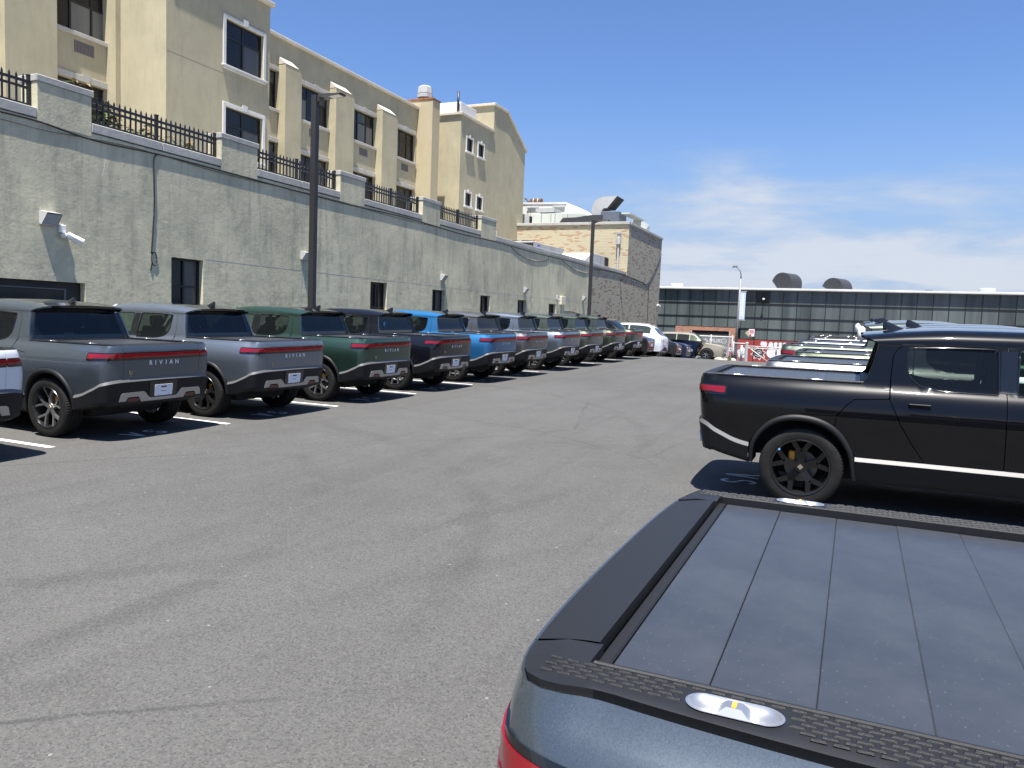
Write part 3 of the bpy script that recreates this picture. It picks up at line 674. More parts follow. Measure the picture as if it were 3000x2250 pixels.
def make_truck():
    root = empty('pickup_truck', (0, 0, 0), '', 'pickup truck', 'parked pickup trucks')
    PN = 'paint_black'
    ST = .05
    for s in (1, -1):
        pu = lambda pts: P2U(pts, s)
        us = s*(US+.004)
        # rear quarter with the pillar behind the door
        low = [(us, float(_zb(US))), (s*U_of_y(.76), float(_zb(U_of_y(.76))))]+[(s*U_of_x(x), z) for x, z in ztop_pts[1:]]
        q = low+pu(ARCH_O[2:9])+pu([(.298,.872),(.308,.985),(.395,1.10),(.462,1.163),(.776,1.186),(.782,1.40),(.792,1.60),(.83,1.68),(.90,1.722),(.665,1.722),(.625,1.55),(.575,1.37),(.52,1.308),(.2,1.308)])
        q += [(s*U_of_x(-.6),1.308),(s*U_of_x(-.95),1.308),(us,1.308)]
        patch('rear_quarter', q, [], body, ST, .03, PN, root, sgn=-1)
        g = pu([(.306,.868)]+ARCH_O[9:11]+[(.50,.60),(.53,.577),(1.128,.577),(1.0,.76),(.888,.945),(.784,1.178),(.464,1.155),(.40,1.093),(.314,.98)])
        patch('gear_tunnel_door', g, [], body, ST, .02, PN, root, sgn=-1)
        rd = pu([(1.136,.577),(1.792,.577),(1.775,1.0),(1.772,1.35),(1.772,1.722),(.905,1.722),(.836,1.675),(.80,1.60),(.79,1.40),(.791,1.18),(.895,.95),(1.007,.765)])
        d = patch('rear_door', rd, [pu(rounded(WREAR, .03, 2))], body, ST, .02, PN, root, sgn=-1)
        fd = pu([(1.80,.577),(2.84,.577),(2.90,.75),(2.97,1.0),(2.985,1.28),(2.72,1.55),(2.50,1.69),(2.42,1.722),(1.78,1.722),(1.78,1.35),(1.783,1.0)])
        fdo = patch('front_door', fd, [pu(rounded(WFRONT, .03, 2))], body, ST, .02, PN, root, sgn=-1)
        for dd, xh in ((d, .95), (fdo, 1.98)):
            h = MB(); a = body(s*U_of_x(xh), 1.135)[...]; b_ = body(s*U_of_x(xh+.20), 1.135)
            h.box(xh, xh+.20, float(a[1])-s*.004, float(a[1])+s*.022, 1.115, 1.158, .008); h.build('handle', PN, dd)
        AF = [(3.449+x, z) for x, z in ARCH_O]; AFI = [(3.449+x, z) for x, z in ARCH_I]
        fz = lambda x: 1.30-.04*(x-3)-.05*max(0, x-3.9)
        ff = pu([(2.848,.577),(2.90,.60)]+AF[2:11])+[(s*U_of_x(x), .60) for x in (3.95,4.15)]+[(s*(UMAX-.45),.60),(s*.9999*UMAX,.60),(s*.9999*UMAX,1.16),(s*(UMAX-.45),1.19)]+pu([(x, fz(x)) for x in (4.15,3.9,3.5,3.2)]+[(2.995,1.30),(2.98,1.0),(2.908,.75)])
        patch('front_fender', ff, [], body, ST, .02, PN, root, sgn=-1)
        # roof side rail: gutter to the edge of the black roof
        rr = [(s*U_of_x(x), 1.726) for x in np.linspace(.67,2.42,20)]+[(s*U_of_x(2.60),1.76),(s*U_of_x(2.62),1.949)]+[(s*U_of_x(x), 1.949) for x in np.linspace(2.5,.50,20)]+[(s*U_of_x(.505),1.90),(s*U_of_x(.55),1.82)]
        patch('roof_rail', rr, [], body, ST, .025, PN, root, sgn=-1)
        # side glass, seals, black pillar
        for w, nm, mt in ((WREAR, 'rear_side_window', 'privacy_glass'), (WFRONT, 'front_side_window', 'front_glass')):
            c = np.mean(w, 0); big = [tuple(c+(np.array(p)-c)*1.03) for p in w]
            patch(nm, pu(big), [], lambda u, z: body(u, z, -.010), .08, 0, mt, root, sgn=-1)
            t = MB(); ring = [tuple(body(u, z, -.002)) for u, z in resample(pu(rounded(w, .03, 3)), .06)]
            t.tube(ring+[ring[0]], .009, 6); t.build('window_seal', 'gloss_black', root, smooth=True)
        patch('door_pillar_trim', pu([(1.725,1.30),(1.855,1.30),(1.855,1.70),(1.72,1.70)]), [], lambda u, z: body(u, z, .003), .08, .004, 'gloss_black', root, sgn=-1)
        # pillar face beside the rear window
        zz_ = np.linspace(1.308, 1.722, 9); xo = np.interp(zz_, [1.308,1.37,1.55,1.722], [.565,.575,.625,.665])
        o_ = np.array([body(s*U_of_x(x), z) for x, z in zip(xo, zz_)]); i_ = o_.copy(); i_[:, 1] -= s*.030; i_[:, 0] += .004
        j_ = i_.copy(); j_[:, 0] += .012; j_[:, 1] -= s*.002
        k_ = o_.copy(); k_[:, 0] += .004; k_[:, 1] -= s*.008; k_[:, 0] -= .010
        p_ = MB(); p_.grid(np.stack([o_, k_, i_, j_]), flip=(s < 0)); p_.build('pillar', PN, root, smooth=True)
        j2 = j_.copy(); j2[:, 0] += .012; j2[:, 1] -= s*.055; j3 = j2.copy(); j3[:, 0] += .03
        p_ = MB(); p_.grid(np.stack([j_, j2, j3]), flip=(s < 0)); p_.build('pillar_trim', 'gloss_black', root, angle=30)
        # bumper, its ledge (paler grey painted in for sky light), arch flare and rocker
        uu = s*np.r_[np.linspace(0, US, 10), np.linspace(US, U_of_x(-.53), 22)[1:]]; au = np.abs(uu)
        zb = _zb(au); zl = np.interp(au, [0, .8, U_of_x(-1.0), U_of_x(-.53)], [.50,.50,.53,.43])
        st = np.stack([body(uu, zb-t*.045, -.004+.028*t) for t in (0,.25,.5,.75,1)], 1)
        b = MB(); b.grid(st, flip=(s > 0)); b.build('bumper_lit_ledge', 'trim_grey', root, smooth=True)
        cl = np.stack([body(uu, zb-.045+(zl-zb+.045)*t, .024-.012*t) for t in np.linspace(0, 1, 8)]+[body(uu, zl-.03, -.06), body(uu, zl-.02, -.25)], 1)
        b = MB(); b.grid(cl, flip=(s > 0)); b.build('rear_bumper', 'cladding', root, smooth=True)
        for AO, AI, nm in ((ARCH_O, ARCH_I, 'arch_flare'), (AF, AFI, 'arch_flare')):
            ao = resample(chaikin(AO, 2, False), .03, False); ai_s = chaikin(AI, 2, False)
            ai = np.array(ai_s); tt = np.linspace(0, 1, len(ao)); L_ = np.r_[0, np.cumsum(np.linalg.norm(np.diff(ai, axis=0), axis=1))]; L_ /= L_[-1]
            La = np.r_[0, np.cumsum(np.linalg.norm(np.diff(ao, axis=0), axis=1))]; La /= La[-1]
            ai = np.stack([np.interp(La, L_, ai[:, 0]), np.interp(La, L_, ai[:, 1])], -1)
            rows = []
            for f, off in ((0,-.004),(.22,.016),(.5,.026),(.8,.026),(1,.018)):
                p = ao+(ai-ao)*f; rows.append(np.array([body(s*U_of_x(x), z, off) for x, z in p]))
            l1 = rows[-1].copy(); l1[:, 1] -= s*.06; l2 = rows[-1].copy(); l2[:, 1] = s*.60
            fl = MB(); fl.grid(np.stack(rows+[l1]), flip=(s < 0)); fl.build(nm, 'cladding', root, smooth=True)
            ln = MB(); ln.grid(np.stack([l1, l2]), flip=(s < 0)); ln.build('wheel_liner', 'underbody', root)
        for nm, z0, z1, o0, o1, mt in (('rocker_lit_ledge',.575,.535,-.003,.028,'trim_grey'), ('rocker',.535,.33,.028,-.01,'cladding')):  # upper strip: cladding ledge, sky light on it painted as paler grey
            xx = np.linspace(.51, 2.93, 14); u_ = s*np.array([U_of_x(x) for x in xx])
            gr = np.stack([body(u_, z0+(z1-z0)*t, o0+(o1-o0)*t) for t in np.linspace(0, 1, 4)]+([body(u_, z1-.03, -.14)] if nm == 'rocker' else []), 1)
            b = MB(); b.grid(gr, flip=(s > 0)); b.build(nm, mt, root, smooth=True)
        ff_ = MB(); u_ = s*np.linspace(U_of_x(3.99), .9999*UMAX, 16)
        ff_.grid(np.stack([body(u_, .605-.2*t, .02-.01*t) for t in np.linspace(0, 1, 4)]+[body(u_, .37, -.2)], 1), flip=(s > 0)); ff_.build('front_bumper', 'cladding', root, smooth=True)
        # tail lamp on the corner, from the tailgate seam round to the side
        def lamp(nm, u0, u1, z0, z1, off, mt, rd, th=.006, par=root):
            return patch(nm, rounded([(u0, z0), (u1, z0), (u1, z1), (u0, z1)], rd, 3), [], lambda u, z: body(u, z, off), .05, th, mt, par, sgn=-1)
        ul = s*U_of_x(-.785)
        bz = lamp('tail_lamp', us, ul, 1.112, 1.217, .005, 'gloss_black', .03)
        lamp('lens', us+s*.004, ul-s*.02, 1.138, 1.203, .010, 'red_lens', .02, par=bz)
        lamp('lens_bar', us+s*.05, ul-s*.12, 1.142, 1.152, .0125, 'red_dark', .004, par=bz)
        fo = lamp('fog_reflector', s*.40, s*.585, .535, .585, .030, 'red_dark', .02)
        lamp('headlamp', s*(UMAX-.62), s*(UMAX-.5), .86, 1.10, .006, 'headlamp', .05)
        # mirrors
        mr = MB(); mr.box(2.62,2.74, s*1.0, s*1.20, 1.27,1.42,.03); mr.box(2.70,2.74, s*.90, s*1.02, 1.28,1.31); mr.build('side_mirror', PN, root)
        # bed rail with tread and cleats
        xo = np.linspace(-.97, .555, 30); out = np.array([body(s*U_of_x(x), 1.308, -.006) for x in xo])
        corner = np.array([body(s*u, 1.308, -.006) for u in np.linspace(US+.02, U_of_x(-.97), 9)])
        pl = [tuple(p[:2]) for p in corner]+[tuple(p[:2]) for p in out[1:]]+[(.555, s*.738), (-.955, s*.738), (-.955, s*.655)]
        def stad(xc, a, r, n=24):
            return [(xc+(a if math.cos(t) > 0 else -a)+r*math.cos(t), s*CY+r*.92*math.sin(t)) for t in np.linspace(0, 2*math.pi, n+1)[:-1]]
        CY = .795; CLX = (-.69, .10)
        def railmap(x, y):
            e_ = np.interp(x, out[:, 0], np.abs(out[:, 1])); k_ = np.clip((np.abs(y)-(e_-.008))/.008, 0, 1); t_ = np.clip((-x-1.03)/.05, 0, 1)
            return np.stack([x, y, 1.326-np.maximum(.004*k_, .014*t_)], -1)
        rail = patch('bed_rail', pl, [stad(xc, .042, .034) for xc in CLX], railmap, .035, .03, 'plastic', root, sgn=1)
        lp = MB(); lp.box(-.95,.555,s*.732,s*.742,1.296,1.330,.003); lp.build('rail_lip', 'plastic', rail)
        dsh = MB()
        for r_ in range(7):
            for k in range(50):
                x = -1.06+k*.0325+(r_ % 2)*.01625; y = .750+r_*.0135
                if any(abs(x+.012-xc) < .095 and abs(y-CY) < .042 for xc in CLX) or x > .52: continue
                lim = float(np.interp(x, out[:, 0], np.abs(out[:, 1])))-.022
                if x < -.9: lim = min(lim, .83)
                if y > lim or x < -1.035: continue
                h = 1.3262
                dsh.add([(x,s*y-.0032,h),(x+.025,s*y-.0032,h),(x+.025,s*y+.0032,h),(x,s*y+.0032,h),(x+.002,s*y-.0014,h+.003),(x+.023,s*y-.0014,h+.003),(x+.023,s*y+.0014,h+.003),(x+.002,s*y+.0014,h+.003)],
                        [(4,5,6,7),(0,1,5,4),(1,2,6,5),(2,3,7,6),(3,0,4,7)])
        dsh.build('rail_tread', 'plastic', rail, kind='stuff')
        for xc in CLX:
            c = MB(); rings = []
            for (sc, dz) in ((1.04,.0025),(.98,.003),(.90,-.004),(.62,-.012),(.25,-.015)):
                ring = [(xc+(.042*sc if math.cos(t) > 0 else -.042*sc)+.034*sc*math.cos(t), s*CY+.0315*sc*math.sin(t), 1.326+dz) for t in np.linspace(0, 2*math.pi, 29)]
                rings.append(ring)
            c.grid(np.array(rings)); c.f.append(tuple(4*29+k for k in range(28))); c.mi.append(0)
            z0_, z1_ = 1.312, 1.335
            c.add([(xc-.040,s*CY-.026,z0_),(xc+.040,s*CY-.026,z0_),(xc+.040,s*CY+.026,z0_),(xc-.040,s*CY+.026,z0_),(xc-.012,s*CY-.012,z1_),(xc+.012,s*CY-.012,z1_),(xc+.012,s*CY+.012,z1_),(xc-.012,s*CY+.012,z1_)],
                  [(4,5,6,7),(0,1,5,4),(1,2,6,5),(2,3,7,6),(3,0,4,7)])
            cl_ = c.build('cargo_cleat', 'cleat', rail, angle=50)
            o_ = MB(); o_.box(xc-.0035,xc+.0035,s*CY-.011,s*CY+.009,1.3352,1.3365); o_.build('cleat_mark', 'orange', rail)
    # tailgate
    tg = [(u, float(_zb(abs(u)))) for u in np.linspace(-US, US, 15)]+[(US,1.308),(-US,1.308)]
    tgo = patch('tailgate', tg, [], body, ST, .03, PN, root, sgn=-1)
    def on_tail(nm, poly, off, mt, par, th=.005, rd=0):
        return patch(nm, rounded(poly, rd, 3) if rd else poly, [], lambda u, z: body(u, z, off), .06, th, mt, par, sgn=-1)
    rect = lambda u0, u1, z0, z1: [(u0, z0), (u1, z0), (u1, z1), (u0, z1)]
    lb = on_tail('light_bar', rect(-US+.001, US-.001, 1.112, 1.217), .005, 'gloss_black', tgo)
    lens = on_tail('tailgate_lens', rect(-US+.006, US-.006, 1.138, 1.203), .010, 'red_lens', tgo)
    on_tail('lens_band', rect(-US+.012, US-.012, 1.142, 1.152), .0122, 'red_dark', tgo, .002)
    for i_, (ch, pu_) in enumerate(zip('RIVIAN', (.232,.150,.062,-.030,-.118,-.222))):
        me = text_mesh(ch, .086, .002, bold=.0022); me = remap(me, lambda c: body(pu_-c[:, 0], 1.062+c[:, 1], .006+c[:, 2])); link('letter', me, 'badge', tgo)
    me = text_mesh('R1', .062, .002, .95, bold=.002); me = remap(me, lambda c: body(.545-c[:, 0], .945+c[:, 1], .006+c[:, 2])); link('badge_top', me, 'badge_gold', tgo)
    me = text_mesh('T', .062, .002, 1.0, bold=.002); me = remap(me, lambda c: body(.545-c[:, 0], .902+c[:, 1], .006+c[:, 2])); link('badge_bottom', me, 'badge_gold', tgo)
    # silver bumper plate, number plate
    on_tail('plate_recess', rect(-.235,.235,.575,.80), .027, 'gloss_black', root, .004, .02)
    sk = [(.71,.548),(.685,.64),(.655,.662),(.335,.668),(.305,.650),(.245,.585),(.215,.572),(-.215,.572),(-.245,.585),(-.305,.650),(-.335,.668),(-.655,.662),(-.685,.64),(-.71,.548),(-.61,.548),(-.585,.596),(-.565,.603),(-.425,.603),(-.405,.594),(-.37,.528),(.37,.528),(.405,.594),(.425,.603),(.565,.603),(.585,.596),(.61,.548)]
    patch('bumper_plate', sk, [], lambda u, z: body(u, z, .036), .05, .018, 'skid_silver', root, sgn=-1)
    pz0, pz1 = .588, .748
    npz = on_tail('number_plate', rect(-.155,.155,pz0,pz1), .034, 'plate_white', root, .005, .012)
    on_tail('plate_print', rect(-.048,.048,.703,.724), .0352, 'print_dark', npz, 0)
    on_tail('plate_print', rect(-.042,.05,.650,.657), .0352, 'print_dark', npz, 0)
    for a in (-1, 1):
        for zz_ in (.605,.733): on_tail('plate_bolt', rect(a*.09-.005,a*.09+.005,zz_-.005,zz_+.005), .036, 'print_dark', npz, 0)
    # tailgate cap: domed black plastic between the corners
    uo = np.linspace(-US, US, 25); o_ = body(uo, 1.308, -.006); rows = []
    for t in np.linspace(0, 1, 6):
        q = o_.copy(); q[:, 0] = o_[:, 0]+(-.964-o_[:, 0])*t; q[:, 2] = 1.308+.020*math.sin(t*1.45); rows.append(q)
    e = rows[-1].copy(); e[:, 2] -= .03; e0 = rows[0].copy(); e0[:, 2] -= .02
    c = MB(); c.grid(np.stack([e0]+rows+[e])); c.build('tailgate_cap', 'plastic', root, angle=35)
    # roll-up bed cover
    sl_ = MB(); sl_.box(-.0892,.0892,-.726,.726,-.012,0,.002); sme = sl_.mesh('cover_slat'); sme.materials.append(M['tonneau'])
    for k in range(8):
        o = bpy.data.objects.new('cover_slat', sme); COL.objects.link(o); o.parent = root; o.location = (-.928+.0895+k*.180, 0, 1.304-.0005*(k % 3)); o.scale.x = 1.0 if k in (0, 1) else 1.0105
    dk = MB(); dk.box(-.975,.60,-.73,.73,1.24,1.291); dk.build('bed_liner', 'underbody', root)
    fr = MB(); fr.box(.515,.60,-.731,.731,1.28,1.322,.006); fr.build('cover_housing', 'plastic', root)
    st_ = MB(); st_.box(-.958,-.931,-.726,.726,1.27,1.306,.004); st_.build('cover_seal', 'cladding', root)
    # rear window under the roof lip
    def hw(z): return float(np.interp(z, [1.308,1.722], [.785,.668]))
    def rx(z): return float(np.interp(z, [1.308,1.37,1.55,1.722,1.80], [.575,.585,.637,.677,.69]))
    gz = np.linspace(1.326, 1.79, 7)
    rg_ = MB(); rg_.grid(np.array([[(rx(z)+.022, y*(hw(z)-.004), z) for y in np.linspace(-1, 1, 9)] for z in gz]), flip=False); rg_.build('rear_window', 'rear_glass', root, smooth=True)
    fr = MB()
    for a in (-1, 1):
        fr.grid(np.array([[(rx(z)+.016, a*(hw(z)-.002), z), (rx(z)+.016, a*(hw(z)-.045), z)] for z in gz]), flip=(a < 0))
    fr.grid(np.array([[(rx(z)+.016, y*hw(z), z) for y in np.linspace(-1, 1, 5)] for z in (1.326,1.385)])); fr.build('window_frame', 'gloss_black', root)
    # black roof with lip and antenna fin
    ry = np.linspace(-1, 1, 15); rx_ = np.r_[.505,.53, np.linspace(.6, 2.56, 24)]
    rows = [[(x, y*.552, float(_zt(x))-.004+.022*(1-y*y)) for y in ry] for x in rx_]
    under = [[(.51, y*.552, float(_zt(.51))-.035+.012*(1-y*y)) for y in ry], [(.70, y*.60, 1.755+.012*(1-y*y)) for y in ry]]
    rf = MB(); rf.grid(np.array(under[::-1]+rows), flip=False); rf.build('roof_panel', 'gloss_black', root, angle=40)
    hl = MB(); hl.grid(np.array([[(x, y*.56, float(_zt(x))-.05) for y in (-1, 0, 1)] for x in (.72,1.3,1.9,2.5)])); hl.build('headliner', 'cabin', root)
    fn = MB(); rows = []
    for t in np.linspace(0, 1, 7):
        w_ = .034*(1-t)**.7+.004; x0, x1 = .70-.02*t+.02*t*t, .95-.20*t**.9; z = float(_zt(.84))+.010+.085*t
        rows.append([(x0,0,z),(x0+.03,w_,z),((x0+x1)/2,w_*.9,z),(x1,0,z),((x0+x1)/2,-w_*.9,z),(x0+.03,-w_,z),(x0,0,z)])
    fn.grid(np.array(rows), flip=True); fn.f.append(tuple(range(6*7, 6*7+6))); fn.mi.append(0); fn.build('antenna_fin', 'gloss_black', root, angle=50)
    # windscreen and hood
    ws = MB(); rows = []
    for t in np.linspace(0, 1, 8):
        x = 3.30-.75*t; z = 1.27+.58*t**.93
        rows.append([(x-.10*abs(y)**2, y*(.80-.22*t), z-.02*y*y) for y in np.linspace(-1, 1, 9)])
    ws.grid(np.array(rows), flip=True); ws.build('windscreen', 'front_glass', root, smooth=True)
    for s in (1, -1):
        ap = MB(); ap.tube([(3.16,s*.82,1.28),(2.85,s*.755,1.50),(2.58,s*.66,1.76),(2.46,s*.585,1.83)], .035, 8); ap.build('windscreen_pillar', PN, root, smooth=True)
    hd = MB(); rows = []
    for x in np.linspace(3.05, 4.33, 14):
        hwid = float(np.interp(x, _oc[_oc[:, 0] > 2.9][:, 0], _oc[_oc[:, 0] > 2.9][:, 1])); d_ = .12; wv = max(hwid-d_, .02)
        zc = 1.315-.035*(x-3.05)-.08*max(0, (x-3.95)/.38)**2
        rows.append([(x, y*wv, zc-.035*abs(y)**3) for y in np.linspace(-1, 1, 11)])
    hd.grid(np.array(rows)); hd.build('hood', PN, root, smooth=True)
    # floor pan, cabin, seats
    ub = MB(); ub.box(-.42,4.05,-.60,.60,.27,.60,.05); ub.box(-.98,-.40,-.60,.60,.46,.62); ub.box(.56,2.86,-.87,.87,.30,.58); ub.box(-1.0,-.55,-.86,.86,.50,.62); ub.box(-.9,.5,-.66,.66,.6,1.24); ub.box(2.95,4.1,-.6,.6,.6,1.1)
    ub.box(-.62,-.55,-.86,.86,.48,1.2); ub.build('underbody', 'underbody', root)
    cb = MB()
    cb.grid(np.array([[(x, -.84, z) for z in (1.26,.58)] for x in (.62,2.95)])); cb.grid(np.array([[(x, .84, z) for z in (.58,1.26)] for x in (.62,2.95)]))
    cb.grid(np.array([[(x, y, .60) for y in (-.84,.84)] for x in (.62,2.95)])); cb.box(2.72,3.2,-.78,.78,1.0,1.28,.03); cb.box(.62,.66,-.80,.80,.60,1.36); cb.build('cabin_trim', 'cabin', root)
    for x0 in (1.02, 1.95):
        for y in (-.38, .38):
            st_ = MB(); st_.box(x0,x0+.5,y-.24,y+.24,.80,.98,.04); st_.add([(x0-.02,y-.23,.95),(x0+.10,y-.23,.95),(x0+.10,y+.23,.95),(x0-.02,y+.23,.95),(x0-.20,y-.20,1.46),(x0-.10,y-.20,1.47),(x0-.10,y+.20,1.47),(x0-.20,y+.20,1.46)],
                [(0,1,2,3),(4,7,6,5),(0,4,5,1),(1,5,6,2),(2,6,7,3),(3,7,4,0)])
            st_.box(x0-.26,x0-.15,y-.13,y+.13,1.47,1.66,.035); st_.build('seat', 'seat', root)
    for x, fr_ in ((0, 0), (3.449, 1)):
        for s in (1, -1): make_wheel(root, x, s, fr_)
    return root

# ------------------------------------------------------------------ buildings
def planeX(X): return lambda u, v: np.stack([np.full_like(u, X), u, v], -1)
def planeY(Y): return lambda u, v: np.stack([u, np.full_like(u, Y), v], -1)
def rc(a0, a1, b0, b1): return [(a0, b0), (a1, b0), (a1, b1), (a0, b1)]
def wallX(name, X, outer, holes, mat, parent, thick=.25, **k):     # faces +X
    return patch(name, outer, holes, planeX(X), 400, thick, mat, parent, sgn=1, **k)
def wallY(name, Y, outer, holes, mat, parent, thick=.25, **k):     # faces -Y
    return patch(name, outer, holes, planeY(Y), 400, thick, mat, parent, sgn=1, **k)

def windowX(parent, X, y0, y1, z0, z1, cols, rows, panes, fr=.06, mat='frame_black', dep=.07, name='window'):
    """window in a wall facing +X: frame bars, then one pane per light"""
    f = MB(); f.box(X-dep, X, y0, y1, z1-fr, z1); f.box(X-dep, X, y0, y1, z0, z0+fr)
    f.box(X-dep, X, y0, y0+fr, z0+fr, z1-fr); f.box(X-dep, X, y1-fr, y1, z0+fr, z1-fr)
    ys = [y0]+[y0+(y1-y0)*c for c in cols]+[y1]; zs = [z0]+[z0+(z1-z0)*c for c in rows]+[z1]
    for y in ys[1:-1]: f.box(X-dep+.003, X-.004, y-fr*.5, y+fr*.5, z0+fr, z1-fr)
    for z in zs[1:-1]: f.box(X-dep+.006, X-.008, y0+fr, y1-fr, z-fr*.45, z+fr*.45)
    w = f.build(name, mat, parent)
    for i in range(len(ys)-1):
        for j in range(len(zs)-1):
            p = MB(); p.box(X-dep*.75, X-dep*.6, ys[i]+.01, ys[i+1]-.01, zs[j]+.01, zs[j+1]-.01)
            pm = panes[(i*7+j*3) % len(panes)] if isinstance(panes, list) else panes(i, j)
            p.build('pane', pm, w)
    return w

# --- low stuccoed building along the left side of the lot
XW = -15.6
low = empty('stuccoed_building', (XW, 20, 0), 'long low building of stained grey-green stucco behind the left row of trucks', 'building')
WIN = [(14.12,15.14,1.15,3.21),(22.70,23.74,1.15,3.14),(27.01,28.02,1.15,3.10),(31.33,32.34,1.15,3.07),(35.54,36.58,1.15,3.04),(39.82,40.90,1.15,3.00)]
DOORS = (6.9, 11.78, -.2, 2.42)
holes = [rc(*w) for w in WIN]+[rc(DOORS[0], DOORS[1], .16, DOORS[3])]
wallX('wall', XW, [(-9,-.6),(46.95,-.6),(46.95,5.66),(-9,5.72)], holes, 'stucco_grey', low, .30)
# thin horizontal plaster joint above the windows, and two vertical joints
jb = MB(); jb.box(XW-.01, XW+.0015, 15.2, 46.9, 3.235, 3.25); jb.box(XW-.01, XW+.0015, 19.02, 19.035, -.2, 5.6); jb.box(XW-.01, XW+.0015, 15.98, 15.99, 3.24, 5.6); jb.build('plaster_joint', 'coping_stone', low)
for i, w in enumerate(WIN):
    rows = [.34, .62] if i else [.66]
    windowX(low, XW-.14, *w, [.5], rows if i == 0 else [.56], (lambda a, b: 'pane_dark') if i % 2 else ['pane_dark', 'pane_grey', 'pane_dark'], .055)
gd = MB(); gd.box(XW-.20, XW-.16, DOORS[0], DOORS[1], .17, DOORS[3]); gdo = gd.build('shop_window', 'frame_black', low)
p_ = MB(); p_.box(XW-.155, XW-.145, DOORS[0]+.1, DOORS[1]-.42, .2, DOORS[3]-.18); p_.build('pane', 'pane_dark', gdo)
p_ = MB(); p_.box(XW-.158, XW-.12, DOORS[0]+.1, DOORS[1]-.37, DOORS[3]-.17, DOORS[3]-.145); p_.box(XW-.158, XW-.12, DOORS[1]-.41, DOORS[1]-.37, .2, DOORS[3]-.17); p_.build('frame', 'trim_grey', gdo)
rf = MB(); rf.box(-45, XW-.3, -9, 55.1, 5.30, 5.40); rf.build('roof', 'concrete', low)
PIL = [(6.2,7.4),(10.72,11.95),(15.73,17.07),(20.85,22.22),(26.05,27.43),(31.15,32.68)]
for (a, b) in PIL:
    p = MB(); p.box(XW-.50, XW+.012, a, b, 5.62, 6.46, .008); po = p.build('pilaster', 'stucco_grey', low)
    p = MB(); p.box(XW-.56, XW+.03, a-.02, b+.05, 6.462, 6.60, .012); p.build('coping_stone', 'coping_stone', po)
edges = [-9]+[q for ab in PIL for q in ab]
segs = [(-9, 6.2)]+[(PIL[i][1], PIL[i+1][0]) for i in range(5)]+[(32.68, 46.95), (46.95, 55.0)]
for (a, b) in segs:
    n = max(1, round((b-a)/1.95)); zt = 5.92 if b < 33 else 5.86
    for k in range(n):
        y0, y1 = a+(b-a)*k/n, a+(b-a)*(k+1)/n
        p = MB(); p.box(XW-.42, XW+.016, y0+.006, y1-.006, 5.72 if b < 33 else 5.66, zt+random.uniform(-.006, .006), .012); p.build('coping_stone', 'coping_stone', low)
# brick end of the low wall
wallX('brick_wall', XW-.005, [(46.953,-.6),(65.5,-.6),(65.5,9.30),(55.2,9.30),(55.2,5.66),(46.953,5.66)], [], 'brick_grey', low, .3)

# --- iron fences between the pilasters
def fence(a, b, label):
    e = empty('iron_fence', (XW-.2, (a+b)/2, 5.92), label, 'fence', 'iron fences on the low roof edge')
    X = -.0; n = round((b-a)/.145); z0, z1 = .04, .56
    def part(nm, x0, x1, y0, y1, za, zb, c=.003): m = MB(); m.box(x0, x1, y0, y1, za, zb, c); return m.build(nm, 'iron', e)
    h = (b-a)/2
    for z, t in ((.06,.026), (.395,.026), (.52,.03)): part('rail', -.02, .02, -h+.015, h-.015, z-t, z+t)
    pk = MB(); pk.box(-.014,.014,-.016,.016,.02,.60); pk.add([(-.016,-.016,.60),(.016,-.016,.60),(.016,.016,.60),(-.016,.016,.60),(0,0,.665)], [(0,1,4),(1,2,4),(2,3,4),(3,0,4),(0,3,2,1)])
    pm = pk.mesh('picket'); pm.materials.append(M['iron'])
    for k in range(1, n):
        y = -h+(b-a)*k/n
        if abs(y) < .09: continue
        o = bpy.data.objects.new('picket', pm); COL.objects.link(o); o.parent = e; o.location = (0, y, 0)
    for y in (-h+.03, 0.0, h-.03):
        m = MB(); m.box(-.036,.036,y-.036,y+.036,0,.64,.004); m.box(-.044,.044,y-.044,y+.044,.64,.67,.006); m.build('post', 'iron', e)
    return e
fl = ['black iron fence at the far left above the wall, cut by the photo edge', 'black iron fence with leafy shoots growing through it', 'black iron fence behind the near lamp post', 'black iron fence below the third upper window bay', 'farthest black iron fence, beside the brick tower']
for (a, b), t in zip([(7.4,10.72),(11.95,15.73),(17.07,20.85),(22.22,26.05),(27.43,31.15)], fl): fence(a, b, t)

